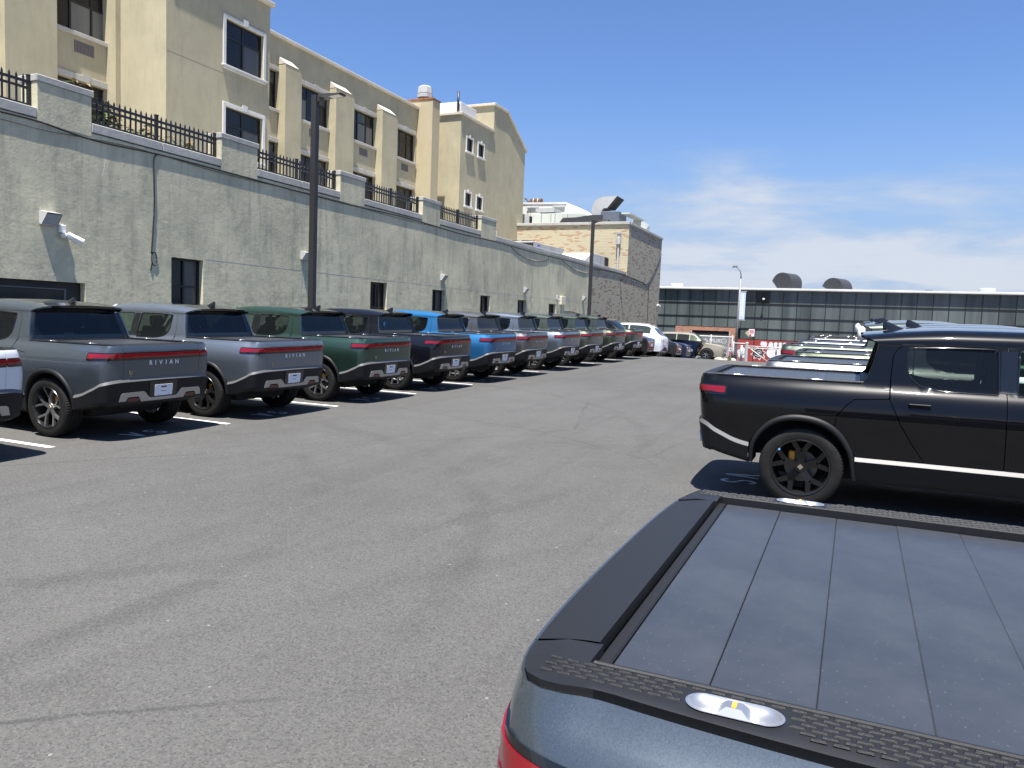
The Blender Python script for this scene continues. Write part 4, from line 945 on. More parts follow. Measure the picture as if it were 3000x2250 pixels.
# --- tan stuccoed building behind
tan = empty('tan_building', (-26.2, 30, 5.4), 'tan stucco building with dark windows rising above the low wall', 'building')
XF, XG = -26.2, -23.4
WU = [(18.68,21.02),(31.7,33.95),(36.05,38.28),(40.42,42.66)]
zs_, zt_, zl_ = 11.66, 13.36, 9.98
holes = [rc(a, b, zs_, zt_) for a, b in WU]+[rc(a, b, 8.0, zl_) for a, b in WU]+[rc(29.35,30.0,11.66,13.45), rc(29.35,30.0,8.0,10.1), rc(14.1,16.6,zs_,zt_), rc(14.1,16.6,8.0,zl_)]
wallX('wall', XF, [(6,5.3),(43.1,5.3),(43.1,15.0),(6,15.0)], holes, 'stucco_tan', tan, .35)
for k, (a, b) in enumerate(WU+[(14.1,16.6)]):
    for (z0, z1) in ((zs_, zt_), (8.0, zl_)):
        w = windowX(tan, XF-.16, a, b, z0, z1, [.30, .66], [.64], (lambda i, j, k=k, z0=z0: ('pane_blind' if (i*5+j*3+k*2+int(z0)) % 4 < 2 else 'pane_dark') if j == 0 else ('pane_dark' if (i+k) % 3 else 'pane_grey')), .075)
        sl = MB(); sl.box(XF-.15, XF+.09, a-.05, b+.05, z0-.15, z0-.003, .012); sl.build('sill', 'trim_stone', w)
        ln = MB(); ln.box(XF-.02, XF+.06, a-.03, b+.03, z1+.003, z1+.22, .01); ln.prism([((a+b)/2-.11, z1+.0), ((a+b)/2+.11, z1+.0), ((a+b)/2+.16, z1+.28), ((a+b)/2-.16, z1+.28)], 0, XF, XF+.075); ln.build('lintel', 'trim_stone', w)
    g = MB(); c = (a+b)/2-.05
    for q in range(14): g.box(XF-.01, XF+.02, c-.38+q*.055, c-.38+q*.055+.028, 10.98, 11.34)
    g.box(XF-.02, XF+.006, c-.40, c+.40, 10.95, 11.37); g.build('vent_grille', 'grille', tan)
for (z0, z1) in ((11.66,13.45),(8.0,10.1)):
    w = windowX(tan, XF-.16, 29.35, 30.0, z0, z1, [], [.66], ['pane_dark', 'pane_grey'], .06)
    sl = MB(); sl.box(XF-.1, XF+.09, 29.3, 30.03, z0-.14, z0-.003, .01); sl.build('sill', 'trim_stone', w)
    ln = MB(); ln.box(XF-.02, XF+.06, 29.3, 30.03, z1+.003, z1+.2, .01); ln.build('lintel', 'trim_stone', w)
def pil(y0, y1, zt, xf=XF, d=.45):
    p = MB(); c = .22
    p.prism([(y0,5.4),(y1,5.4),(y1,zt-c),(y1-c,zt),(y0,zt)], 0, xf-.02, xf+d)
    po = p.build('buttress', 'stucco_tan', tan)
    q = MB(); e_ = .012
    q.add([(xf-.02,y0-e_,zt+.003),(xf+d+e_,y0-e_,zt+.003),(xf+d+e_,y1-c,zt+.003),(xf-.02,y1-c,zt+.003),(xf-.02,y0-e_,zt+.42),(xf-.02,y1-c-.1,zt+.42)],
        [(0,3,2,1),(0,1,4),(1,2,5,4),(2,3,5),(0,4,5,3)]); q.build('weathering', 'trim_cream', po)
for y0, y1 in ((30.02,31.2),(33.95,35.55),(38.3,39.9)): pil(y0, y1, 13.8)
pil(16.75,18.55,14.6,d=.30)
cop = MB(); cop.box(XF-.4, XF+.14, 26.3, 43.2, 15.003, 15.17, .02); cop.build('coping', 'trim_cream', tan)
cop = MB(); cop.box(XF-.4, XF+.14, 6, 20.9, 15.003, 15.17, .02); cop.build('coping', 'trim_cream', tan)
# projecting wing
wl = empty  # (readability)
WV = [(23.78,25.86,11.58,13.36),(23.78,25.86,8.15,10.00)]
wallX('wing_wall', XG, [(20.93,5.3),(26.27,5.3),(26.27,14.70),(20.93,14.70)], [rc(*w) for w in WV], 'stucco_tan', tan, .35)
wallY('wing_wall', 20.922, [(-26.0,5.3),(XG-.004,5.3),(XG-.004,14.70),(-26.0,14.70)], [], 'stucco_tan', tan, .2)
b = MB(); b.box(XF-.3, XG-.40, 21.2, 26.25, 5.3, 14.69); b.build('wing_core', 'stucco_tan', tan)
b = MB(); b.box(XF-.2, -25.72, 20.70, 20.925, 5.3, 14.7, .01); b.build('wing_corner', 'stucco_tan', tan)
cop = MB(); cop.box(XF-.4, XG+.16, 20.76, 26.42, 14.703, 14.88, .02); cop.build('coping', 'trim_cream', tan)
jb = MB(); jb.box(XG-.01, XG+.004, 20.94, 26.26, 11.235, 11.26); jb.build('control_joint', 'stucco_rust', tan)
for (a, b_, z0, z1) in WV:
    w = windowX(tan, XG-.10, a, b_, z0, z1, [.5], [.64], lambda i, j: 'pane_grey' if j == 0 and i == 1 else 'pane_dark', .075)
    t = MB(); tw = .15
    t.box(XG-.03, XG+.05, a-tw, a-.003, z0, z1+tw, .008); t.box(XG-.03, XG+.05, b_+.003, b_+tw, z0, z1+tw, .008); t.box(XG-.03, XG+.047, a, b_, z1+.003, z1+tw-.003, .008)
    t.prism([((a+b_)/2-.10, z1+.02), ((a+b_)/2+.10, z1+.02), ((a+b_)/2+.14, z1+.26), ((a+b_)/2-.14, z1+.26)], 0, XG, XG+.075); t.build('window_surround', 'trim_white', w)
    sl = MB(); sl.box(XG-.06, XG+.12, a-tw-.05, b_+tw+.05, z0-.07, z0-.003, .01); sl.box(XG-.06, XG+.07, a-tw, b_+tw, z0-.15, z0-.073, .01); sl.build('sill', 'trim_white', w)
# chimney
ch = MB(); ch.box(-27.0, -25.1, 42.8, 43.72, 5.3, 15.55, .01); ch.build('chimney_stack', 'stucco_rust', tan)
ch = MB(); ch.box(-27.06, -25.06, 42.76, 43.76, 15.553, 15.66, .01); ch.build('chimney_cap', 'rust', tan)
vn = MB(); vn.lathe([(.30,0),(.30,.10),(.50,.14),(.50,.34),(.42,.38),(.48,.40),(.44,.78),(.30,.88),(.0,.90)], 8, 'z', (-25.95, 43.26, 15.66)); vo = vn.build('exhaust_fan', 'metal_galv')
vo['label'] = 'grey metal exhaust fan on top of the rust-stained chimney'; vo['category'] = 'roof fan'
# back wing and gable
XB = -24.5
SWN = [(46.28,47.30,12.95,14.0),(48.55,49.55,12.6,13.62),(45.85,46.85,9.0,10.2),(48.15,49.1,8.75,9.9),(50.3,51.2,6.9,8.3)]
SWN = [(46.35,47.2,13.12,14.0),(48.05,48.9,13.12,14.0),(46.35,47.2,9.55,10.42),(48.05,48.9,9.55,10.42),(50.45,51.3,7.2,8.35)]
gab = [(45.5,5.3),(56.1,5.3),(56.1,15.1),(52.5,17.12),(50.4,17.12),(50.4,15.25),(45.5,15.25)]
wallX('rear_wall', XB, gab, [rc(*w) for w in SWN], 'stucco_tan', tan, .3)
wallY('rear_wall', 45.492, [(-30,5.3),(XB-.004,5.3),(XB-.004,15.25),(-30,15.25)], [], 'stucco_tan', tan, .2)
wallY('rear_wall', 50.392, [(-36,15.25),(XB-.004,15.25),(XB-.004,17.12),(-36,17.12)], [], 'stucco_tan', tan, .2)
wallX('rear_wall', XF+.02, [(43.1,5.3),(45.5,5.3),(45.5,15.0),(43.1,15.0)], [], 'stucco_tan', tan, .2)
b = MB(); b.prism([(50.7,5.4),(56.0,5.4),(56.0,15.05),(52.5,17.0),(50.7,17.0)], 0, -36, XB-.35); b.box(-36, XB-.35, 45.8, 50.6, 5.4, 15.1); b.box(-36, XF-.4, 6, 45.4, 5.4, 14.9); b.build('rear_core', 'stucco_tan', tan)
cop = MB(); cop.box(-30.1, XB+.12, 45.36, 50.38, 15.253, 15.42, .02); cop.box(-36, XB+.12, 50.25, 52.55, 17.123, 17.30, .02)
cop.add([(-36,52.5,17.14),(XB+.12,52.5,17.14),(XB+.12,56.25,15.06),(-36,56.25,15.06),(-36,52.5,17.31),(XB+.12,52.5,17.31),(XB+.12,56.30,15.22),(-36,56.30,15.22)], [(0,3,2,1),(4,5,6,7),(1,2,6,5),(2,3,7,6),(0,1,5,4)]); cop.build('coping', 'trim_cream', tan)
for i, (a, b_, z0, z1) in enumerate(SWN):
    w = windowX(tan, XB-.08, a, b_, z0, z1, [], [.5], ['pane_dark'], .05)
    t = MB(); tw = .11; t.box(XB-.03, XB+.05, a-tw, a-.003, z0-.0, z1+tw, .006); t.box(XB-.03, XB+.05, b_+.003, b_+tw, z0, z1+tw, .006); t.box(XB-.03, XB+.047, a, b_, z1+.003, z1+tw-.003, .006)
    t.box(XB, XB+.065, (a+b_)/2-.09, (a+b_)/2+.09, z1+.02, z1+.22, .006); t.build('window_surround', 'trim_white', w)
    if i < 4: sl = MB(); sl.box(XB-.05, XB+.12, a-tw-.05, b_+tw+.05, z0-.12, z0-.003, .01); sl.build('sill', 'trim_white', w)
def thing(mb, name, mat, label, cat, group=None, **k):
    o = mb.build(name, mat, None, **k); o['label'] = label; o['category'] = cat
    if group: o['group'] = group
    return o
b = MB(); b.box(-28.3, -25.0, 46.3, 48.6, 15.42, 16.35, .03); thing(b, 'rooftop_unit', 'roof_white', 'white box-shaped rooftop unit beside the black vent pipe', 'rooftop unit')
b = MB(); b.tube([(-25.05,46.0,15.4),(-25.05,46.0,16.95)], .075, 10); thing(b, 'vent_pipe', 'iron', 'thin black vent pipe standing on the tan roof', 'pipe', smooth=True)

# --- brick tower block on the end of the low building, with its roof plant
bt = empty('brick_building', (-21, 60, 0), 'buff brick block with scattered orange bricks at the end of the wall', 'building')
wallY('wall', 55.192, [(-27.5,5.0),(XW-.01,5.0),(XW-.01,9.30),(-27.5,9.30)], [], 'brick_buff', bt, .25)
b = MB(); b.box(-27.5, XW-.31, 55.5, 65.4, 0, 9.2); b.build('core', 'brick_buff', bt)
wallY('flank', 46.96, [(XW-.3,5.0),(XW-.02,5.0),(XW-.02,5.6),(XW-.3,5.6)], [], 'brick_buff', bt, .05)
for k in range(8):
    x0 = -27.5+k*11.95/8; p = MB(); p.box(x0+.006, x0+11.95/8-.006, 55.08, 55.5, 9.303, 9.50, .012); p.build('coping_stone', 'coping_stone', bt)
for k in range(6):
    y0 = 55.2+k*10.4/6; p = MB(); p.box(XW-.35, XW+.07, max(y0, 55.51)+.006, y0+10.4/6-.006, 9.303, 9.50, .012); p.build('coping_stone', 'coping_stone', bt)
b = MB(); b.box(-27.4, XW-.36, 55.51, 65.5, 9.20, 9.30); b.build('roof', 'concrete', bt)
Z = 9.31
b = MB(); b.prism([(-27.9,Z),(-20.2,Z),(-20.6,10.75),(-21.6,11.5),(-22.35,11.80),(-27.9,11.92)], 1, 60, 63.5); pw = thing(b, 'roof_plant_house', 'metal_cream', 'large cream roof enclosure with a sloping right end', 'rooftop unit')
b = MB(); b.prism([(-27.93,11.93),(-22.33,11.81),(-22.33,11.65),(-27.93,11.77)], 1, 59.95, 59.995); b.build('parapet_band', 'trim_white', pw)
for x in (-25.8, -23.5):
    b = MB(); b.box(x, x+1.05, 59.88, 59.99, 11.38, 11.52, .02); b.box(x+.05, x+.12, 59.9, 59.99, 11.18, 11.38); b.build('light_fitting', 'metal_galv', pw)
for x in (-26.7,-25.5,-24.4,-23.2): b = MB(); b.box(x, x+.015, 59.985, 60.0, Z, 11.3); b.build('panel_seam', 'trim_grey', pw)
b = MB(); pr = [(.0,0),(.26,.0),(.26,1.05),(.0,1.05)]
b.lathe([(.001,0),(.24,.0),(.26,.03),(.26,1.0),(.24,1.03),(.001,1.03)], 20, 'x', (-25.95,61.0,12.10)); sil = thing(b, 'exhaust_silencer', 'rust_dark', 'rusty brown cylinder lying on the cream enclosure', 'pipe', smooth=False, angle=40)
for x in (-25.65, -25.25): b = MB(); b.lathe([(.268,0),(.268,.05)], 20, 'x', (x,61.0,12.10)); b.build('strap', 'trim_white', sil)
b = MB(); b.tube([(-25.95,61,12.10),(-26.2,61,12.10),(-26.35,61,12.33),(-26.5,61,12.36)], .07, 8); b.build('tailpipe', 'rust_dark', sil, smooth=True)
b = MB(); b.prism([(-26.7,Z),(-26.68,9.75),(-26.45,10.3),(-26.1,10.66),(-25.8,10.75),(-24.4,10.38),(-24.4,Z)], 1, 57.2, 59.2); o = thing(b, 'intake_hood', 'metal_galv', 'pale grey rounded metal hood left on the brick roof', 'rooftop unit')
b = MB(); b.box(-24.41,-24.30,57.25,59.15,Z,10.3); b.build('opening', 'underbody', o)
b = MB(); b.box(-24.2,-20.9,57.3,59.4,Z,10.52,.02); b.prism([(-20.9,10.50),(-19.7,10.40),(-19.55,10.12),(-20.9,Z)], 1, 57.3, 59.4); o = thing(b, 'air_handler', 'metal_sage', 'long pale sage metal unit with panel seams on the brick roof', 'rooftop unit')
for x in (-23.4,-22.6,-22.25,-21.2): b = MB(); b.box(x, x+.03, 57.28, 57.3, Z, 10.5); b.build('panel_seam', 'trim_grey', o)
b = MB(); b.prism([(-24.0,10.74),(-23.7,10.66),(-22.65,10.66),(-22.4,10.74),(-22.4,10.98),(-24.0,10.98)], 1, 57.5, 59.0); b.box(-23.7,-22.7,57.8,58.8,10.52,10.66); b.build('fan_cowl', 'metal_galv', o)
# gooseneck hood and its duct
def goose(x0, xm, z0):
    out = []
    return out
b = MB()
outer_ = [(-18.95,Z+.3),(-18.95,10.6)]+[(-18.95+.95*(1-math.cos(t)), 10.6+.95*math.sin(t)) for t in np.linspace(.15, math.pi/2, 8)]+[(-17.0,11.58)]
inner_ = [(-17.72,10.72),(-18.05,10.68),(-18.18,10.45),(-18.18,Z+.3)]
b.prism(outer_+inner_, 1, 56.4, 57.9); o = thing(b, 'gooseneck_hood', 'metal_galv', 'tall bent galvanised gooseneck hood on the brick roof', 'rooftop unit', 'roof hoods')
b = MB(); b.add([(-17.0,56.42,11.575),(-17.72,56.42,10.725),(-17.72,57.88,10.725),(-17.0,57.88,11.575),(-16.86,56.42,11.5),(-17.55,56.42,10.70),(-17.55,57.88,10.70),(-16.86,57.88,11.5)], [(0,1,2,3),(4,7,6,5),(0,4,5,1),(2,6,7,3),(1,5,6,2),(0,3,7,4)]); b.build('mouth', 'underbody', o)
b = MB(); b.prism([(-21.6,Z),(-21.1,9.98),(-20.0,10.0),(-18.96,10.15),(-18.0,10.15),(-18.0,Z+.05),(-19.2,Z+.1),(-20.2,Z)], 1, 56.0, 57.6); thing(b, 'metal_duct', 'duct_black', 'dark sloping sheet-metal duct below the gooseneck hood', 'duct')
b = MB(); b.box(-18.15,-16.72,56.2,58.2,Z,10.42,.02); thing(b, 'condenser', 'condenser_grey', 'dark blue-grey rooftop box right of the gooseneck hood', 'rooftop unit')
b = MB(); b.box(-16.55,-15.9,56.2,60.5,Z+.9,9.3+1.0); b.add([(-16.6,59.6,Z),(-15.75,59.6,Z),(-15.75,61.6,Z),(-16.6,61.6,Z),(-16.6,59.6,10.25),(-15.95,59.6,10.25),(-15.75,61.6,10.05),(-16.6,61.6,10.05)], [(0,3,2,1),(4,5,6,7),(0,1,5,4),(1,2,6,5),(2,3,7,6),(3,0,4,7)]); thing(b, 'air_handler', 'metal_sage', 'pale sage unit with an open dark side at the right roof edge', 'rooftop unit')
b = MB(); b.tube([(-16.3,55.0,5.8),(-16.3,55.0,8.0)], .075, 10); b.lathe([(.16,0),(.16,.45),(.13,.47),(.13,.72),(.17,.74),(.17,.85),(.0,.86)], 12, 'z', (-16.3,55.0,7.85)); thing(b, 'vent_pipe', 'metal_galv', 'grey flue pipe with a cap against the buff brick wall', 'pipe', angle=40)
# units on the low roof
def rtu(y0, y1, x0, x1, z0, z1, label, badge):
    b = MB(); b.box(x0, x1, y0, y1, z0, z1, .02); o = thing(b, 'rooftop_unit', 'metal_galv', label, 'rooftop unit', 'package units on the low roof')
    b = MB(); b.box(x0+.05, x1+.004, y0-.006, y0-.0005, z0+.05, z1-.08); b.build('coil', 'underbody', o)
    return o
u1 = rtu(43.0, 44.6, -20.3, -18.0, 5.42, 6.78, 'grey package unit with a blue oval badge on the low roof', 1)
b = MB(); b.lathe([(.16,-.005),(.0,-.005)], 24, 'x', (-17.99,43.9,6.5)); me = b.mesh('badge_oval'); 
bo = MB(); bo.prism([(43.85+.26*math.cos(t), 6.50+.14*math.sin(t)) for t in np.linspace(0, 2*math.pi, 24)[:-1]], 0, -18.0, -17.985); bo.build('badge_oval', 'carrier_blue', u1)
me = text_mesh('Carrier', .13, .001); me = remap(me, lambda c: np.stack([-17.984+c[:, 2], 43.85+c[:, 0], 6.50+c[:, 1]], -1)); link('lettering', me, 'spray_white', u1)
for yy in (-19.7, -18.7): b = MB(); b.lathe([(.42,0),(.42,.10),(.0,.13)], 20, 'z', (yy,43.8,6.78)); b.build('fan_guard', 'underbody', u1, angle=40)
b = MB(); b.prism([(44.6,5.45),(46.6,5.45),(47.6,6.05),(48.5,6.86),(44.6,6.74)], 0, -20.3, -18.1); o = thing(b, 'duct_hood', 'metal_galv', 'flat lilac-grey metal hood next to the badged unit', 'duct')
b = MB(); b.add([(-18.12,47.0,5.75),(-20.2,47.0,5.75),(-20.2,48.52,6.82),(-18.12,48.52,6.82),(-18.12,47.08,5.72),(-20.2,47.08,5.72),(-20.2,48.58,6.80),(-18.12,48.58,6.80)], [(0,1,2,3),(4,7,6,5),(0,4,5,1),(2,6,7,3),(0,3,7,4),(1,5,6,2)]); b.build('filter_panel', 'underbody', o)
u2 = rtu(51.0, 53.9, -19.0, -16.95, 5.42, 6.86, 'pale package unit with a sloping white hood at the roof edge', 2)
b = MB(); b.box(-18.95,-16.97,53.905,54.95,5.42,6.84,.02); b.build('coil_section', 'underbody', u2)
for yy in (51.9, 52.9): b = MB(); b.box(-16.955,-16.945,yy,yy+.02,5.5,6.8); b.build('panel_seam', 'trim_grey', u2)
b = MB(); b.add([(-19.05,49.75,6.30),(-17.0,49.75,6.30),(-17.0,50.985,6.82),(-19.05,50.985,6.82),(-19.05,49.75,6.12),(-17.0,49.75,6.12),(-17.0,50.985,6.12),(-19.05,50.985,6.12)], [(0,1,2,3),(4,7,6,5),(0,4,5,1),(1,5,6,2),(3,7,4,0)]); b.build('rain_hood', 'roof_white', u2)
# --- glass-fronted building across the street
YG = 78.0
gb = empty('glass_building', (0, YG, -1), 'long glass-walled building with black mullions across the street', 'building')
xm = [-19.2, -17.94]+[-16.68+1.262*k for k in range(41)]
zr = [5.80, 4.55, 3.23, 2.16, 1.10]
b = MB(); b.box(-19.3, 36, YG-.35, YG-.05, 5.86, 6.02, .02); b.build('roof_edge', 'trim_white', gb)
b = MB(); b.box(-19.3, 36, YG-.02, YG+14, 5.80, 6.10); b.build('roof', 'metal_galv', gb)
b = MB(); b.box(-19.3, 36, YG+.25, YG+13.8, -1.3, 5.79); b.build('core', 'underbody', gb)
for i in range(len(xm)-1):
    for j in range(4):
        z1, z0 = zr[j], zr[j+1]
        x0, x1 = xm[i], xm[i+1]
        if -16.7 < (x0+x1)/2 < -10.6 and j == 3: continue
        if -9.4 < (x0+x1)/2 < -8.0 and j == 0: mt = 'pane_dark'
        else: mt = 'pane_green'
        p = MB(); p.box(x0+.02, x1-.02, YG+.02, YG+.04, z0+.02, z1-.02)
        o = p.build('pane', mt, gb)
        o.rotation_euler = (0, 0, 0)
for x in xm: b = MB(); b.box(x-.028, x+.028, YG-.05, YG+.10, 2.19 if -16.6 < x < -10.5 else 1.08, 5.80); b.build('mullion', 'frame_black', gb)
for z in zr[1:4]:
    b = MB(); b.box(-19.2, 36, YG-.035, YG+.09, z-.035, z+.035); b.build('transom', 'frame_black', gb)
b = MB(); b.box(-16.72,-10.75,YG-.06,YG+.2,1.78,2.15); b.box(-16.72,-15.1,YG-.06,YG+.2,-1.1,1.778); b.box(-11.38,-10.75,YG-.06,YG+.2,.6,1.778); b.build('brick_surround', 'brick_red', gb)
b = MB(); b.box(-11.38,-10.75,YG-.06,YG+.2,-1.1,.597); b.box(-10.745,36,YG-.04,YG+.2,-1.1,1.06); b.build('red_base', 'red_wall', gb)
b = MB(); b.box(-15.098,-11.382,YG+.02,YG+.1,-1.1,1.35); sh = b.build('roller_shutter', 'shutter_grey', gb)
for k in range(16): b = MB(); b.box(-15.09,-11.39,YG+.005,YG+.02,-1.05+k*.15,-.93+k*.15); b.build('shutter_slat', 'shutter_grey' if k > 8 else 'spray_grey', sh)
b = MB(); b.box(-15.09,-11.39,YG+.03,YG+.12,1.352,1.776); b.build('door_gap', 'underbody', gb)
b = MB(); b.box(-15.15,-15.05,YG-.09,YG+.02,-1.1,1.776); b.box(-11.43,-11.33,YG-.09,YG+.02,-1.1,1.776); b.build('door_frame', 'metal_galv', gb)
# spray painted lettering and shapes, thin films on the wall
def film(pts, mat, dz=0, w=None, closed=False, y=YG-.05, nm='graffiti'):
    b = MB()
    if w is None:
        b.prism(pts, 1, y-.004-dz, y-.001-dz)
    else:
        P = [np.array(p, float) for p in pts]
        if closed: P.append(P[0])
        for a, c in zip(P[:-1], P[1:]):
            d = c-a; L_ = max(np.linalg.norm(d), 1e-6); n = np.array([-d[1], d[0]])/L_*w/2; e_ = d/L_*w*.4
            b.prism([tuple(a-n-e_), tuple(c-n+e_), tuple(c+n+e_), tuple(a+n-e_)], 1, y-.004-dz-random.uniform(0, .002), y-.001-dz)
    return b.build(nm, mat, gb)
def blob(cx, cz, rx, rz, n=20, k=0, amp=.0): return [(cx+rx*(1+amp*math.sin(k*t))*math.cos(t), cz+rz*(1+amp*math.sin(k*t))*math.sin(t)) for t in np.linspace(0, 2*math.pi, n+1)[:-1]]
yd = YG+.0
for pts in ([(-13.9,.62),(-13.65,1.0),(-13.4,.62)], [(-13.8,.74),(-13.5,.74)], [(-13.3,.65),(-13.25,1.0),(-13.1,.72),(-12.95,1.0),(-12.92,.66)], [(-12.82,1.0),(-12.8,.66),(-12.6,.66),(-12.58,1.0)], [(-12.48,.66),(-12.45,.95),(-12.25,.98),(-12.3,.8),(-12.45,.8),(-12.2,.66)]):
    film(pts, 'spray_white', .0, .05, y=yd)
film(blob(-11.95+.05, .82, .24, .22), 'spray_white', 0, .045, True, y=yd); film([(-12.0,.82),(-11.8,.82)], 'spray_white', 0, .04, y=yd)
film([(-13.2,.30),(-12.6,.42),(-11.9,.35),(-11.7,.0),(-12.0,-.25),(-11.6,-.5)], 'spray_orange', 0, .10, y=yd); film([(-13.3,.1),(-12.9,.25)], 'spray_orange', 0, .12, y=yd)
film(blob(-11.22,.02,.17,.20,16,4,.1), 'spray_white', 0, y=YG-.06); film(blob(-10.95,.02,.15,.20,16,5,.1), 'spray_white', 0, y=YG-.06); film(blob(-11.2,.02,.06,.08), 'red_wall', .004, y=YG-.06)
yw = YG-.04
film(blob(-10.05,-.25,.48,.50,26,5,.10), 'spray_white', 0, y=yw); film([(-10.3,-.1),(-10.0,-.45),(-9.75,-.2)], 'spray_black', .005, .05, y=yw)
sp = []
for k in range(16):
    t = 2*math.pi*k/16+.2; r_ = .78 if k % 2 == 0 else .50; sp.append((-8.55+r_*1.0*math.cos(t), -.22+r_*.88*math.sin(t)))
film(sp, 'spray_white', 0, y=yw); film([(-8.55+(p[0]+8.55)*.84, -.22+(p[1]+.22)*.84) for p in sp], 'red_wall', .004, y=yw)
film(blob(-8.55,-.22,.46,.44,22), 'spray_black', .008, y=yw); film(blob(-8.5,-.12,.20,.17), 'spray_white', .012, .035, True, y=yw); film(blob(-8.48,-.14,.07,.06), 'spray_white', .012, y=yw); film([(-8.85,-.4),(-8.5,-.52),(-8.2,-.42)], 'spray_white', .012, .04, y=yw)
film(blob(-8.22,.72,.20,.24,18,6,.1), 'spray_white', 0, y=yw); film(blob(-7.98,.70,.18,.24,18,6,.1), 'sign_pink', .004, y=yw)
for cx_ in (-7.45,-7.0,-6.6,-6.2): film(blob(cx_,.62,.25,.34), 'spray_white', 0, y=yw); film(blob(cx_,.62,.25,.34), 'spray_black', .004, .03, True, y=yw)
for cx_, rx__ in ((-7.35,.48),(-6.55,.44)): film(blob(cx_,-.12,rx__,.52), 'spray_white', .008, y=yw); film(blob(cx_,-.12,rx__,.52), 'spray_black', .012, .03, True, y=yw)
for cx_ in (-5.95, -5.55): film(blob(cx_,-.05,.26,.46), 'spray_white', .008, y=yw)
# roof cowls and drums
def cowl(cx, zc, r, label):
    b = MB(); zb_ = 6.1; arc = [(cx+r*math.cos(t), zc+r*math.sin(t)) for t in np.linspace(math.pi*.93, 0, 16)]
    b.prism([(cx-r*.35, zb_), (cx-r*1.02, zc+r*.22)]+arc[1:]+[(cx+r, zb_)], 1, -1.05, 1.05)
    o = thing(b, 'roof_cowl', 'duct_black', label, 'roof cowl', 'black roof cowls'); o.location = (0, YG+3.2, 0)
    me = o.data; piv = np.array([cx, 0, 0]); co = np.array([v.co for v in me.vertices])-piv; a = R(-24); c, s_ = math.cos(a), math.sin(a)
    co = np.stack([co[:, 0]*c-co[:, 1]*s_, co[:, 0]*s_+co[:, 1]*c, co[:, 2]], -1)+piv; me.vertices.foreach_set('co', co.reshape(-1)); me.update()
    return o
cowl(-6.62, 6.72, 1.02, 'larger black half-round cowl on the glass building roof'); cowl(-2.0, 6.28, 1.0, 'smaller black half-round cowl right of the larger one')
for x, r_, lb in ((-17.1,.66,'pale round roof drum left, beside the brick tower'), (10.2,.66,'pale round roof drum at the far right of the glass building')):
    b = MB(); b.lathe([(r_,0),(r_,.30),(r_*.97,.36),(0,.38)], 24, 'z', (x, YG+1.2, 6.08)); thing(b, 'roof_drum', 'metal_sage', lb, 'roof vent', 'round roof drums', angle=40)
b = MB(); b.lathe([(.42,0),(.3,.12),(0,.16)], 20, 'z', (5.7, YG+1.5, 6.1)); thing(b, 'roof_dome', 'duct_black', 'low dark dome vent on the glass building roof', 'roof vent', angle=40)
b = MB(); b.lathe([(.02,-.11),(.10,-.06),(.12,0),(.10,.06),(.02,.11)], 16, 'z', (-8.35, YG-.5, 4.98)); o = thing(b, 'globe_lamp', 'white_plastic', 'white globe lamp on the dark pane of the glass building', 'lamp', smooth=True)
b = MB(); b.tube([(-8.35,YG-.5,4.87),(-8.4,YG-.3,4.5),(-8.4,YG-.05,4.5)], .04, 8); b.build('bracket', 'iron', o)

# ------------------------------------------------------------------ lot markings
def flat(polys, mat, name, dz=.004, **k):
    b = MB()
    for p in polys:
        p = [np.array(q, float) for q in p]; b.add([(q[0], q[1], float(G(q[0], q[1]))+dz) for q in p], [tuple(range(len(p)))])
    return b.build(name, mat, None, **k)
for y in (3.6,6.60,9.36,12.2,15.1,17.95,20.55,23.3,26.2,29.1,32.2,35.2):
    xe = -9.08-(.3 if y > 20 else 0)-(.3 if y < 7 else 0); n = 8; xs_ = np.linspace(-15.2, xe, n)
    b = MB(); P = np.array([[(x, yy, float(G(x, yy))+.005) for yy in (y-.05, y+.05)] for x in xs_]); b.grid(P)
    b.build('parking_line', 'road_paint', None, kind='structure')
for y in (7.3,10.9,13.9,16.9,19.9,22.9):
    b = MB(); P = np.array([[(x, yy, float(G(x, yy))+.005) for yy in (y-.05, y+.05)] for x in np.linspace(-.45, 4.6, 6)]); b.grid(P); b.build('parking_line', 'road_paint', None, kind='structure')
def stencil(x, y, d):
    """two stencilled letters V S, tops away from the aisle; d = +1 right row, -1 left row"""
    T = lambda u, v: (x+d*v, y-d*u)         # u = reading direction, v = up
    V = [[(-.33,.40),(-.26,.40),(-.205,.16),(-.205,.0),(-.235,.0)], [(-.08,.40),(-.15,.40),(-.19,.16),(-.19,.0),(-.175,.0)]]
    def arc(cx, cy, r0, r1, a0, a1, n=10):
        t = np.linspace(R(a0), R(a1), n); return [(cx+r1*math.cos(a)*.92, cy+r1*math.sin(a)) for a in t]+[(cx+r0*math.cos(a)*.92, cy+r0*math.sin(a)) for a in t[::-1]]
    S = [arc(.15,.295,.06,.115,20,262), arc(.15,.105,.06,.115,-160,82)]
    out = []
    for p in V+S:
        q = [T(*a) for a in p]; out.append(q)
    flat([q if d < 0 else q for q in out], 'road_paint', 'stencil_lettering', .006, kind='structure')
YL = [5.10, 8.04, 10.68, 13.60, 16.45, 19.30, 21.80, 24.90, 27.60, 30.70, 33.70]
for y in YL[1:8]: stencil(-9.17, y, -1)
stencil(-1.36, 9.50, 1)

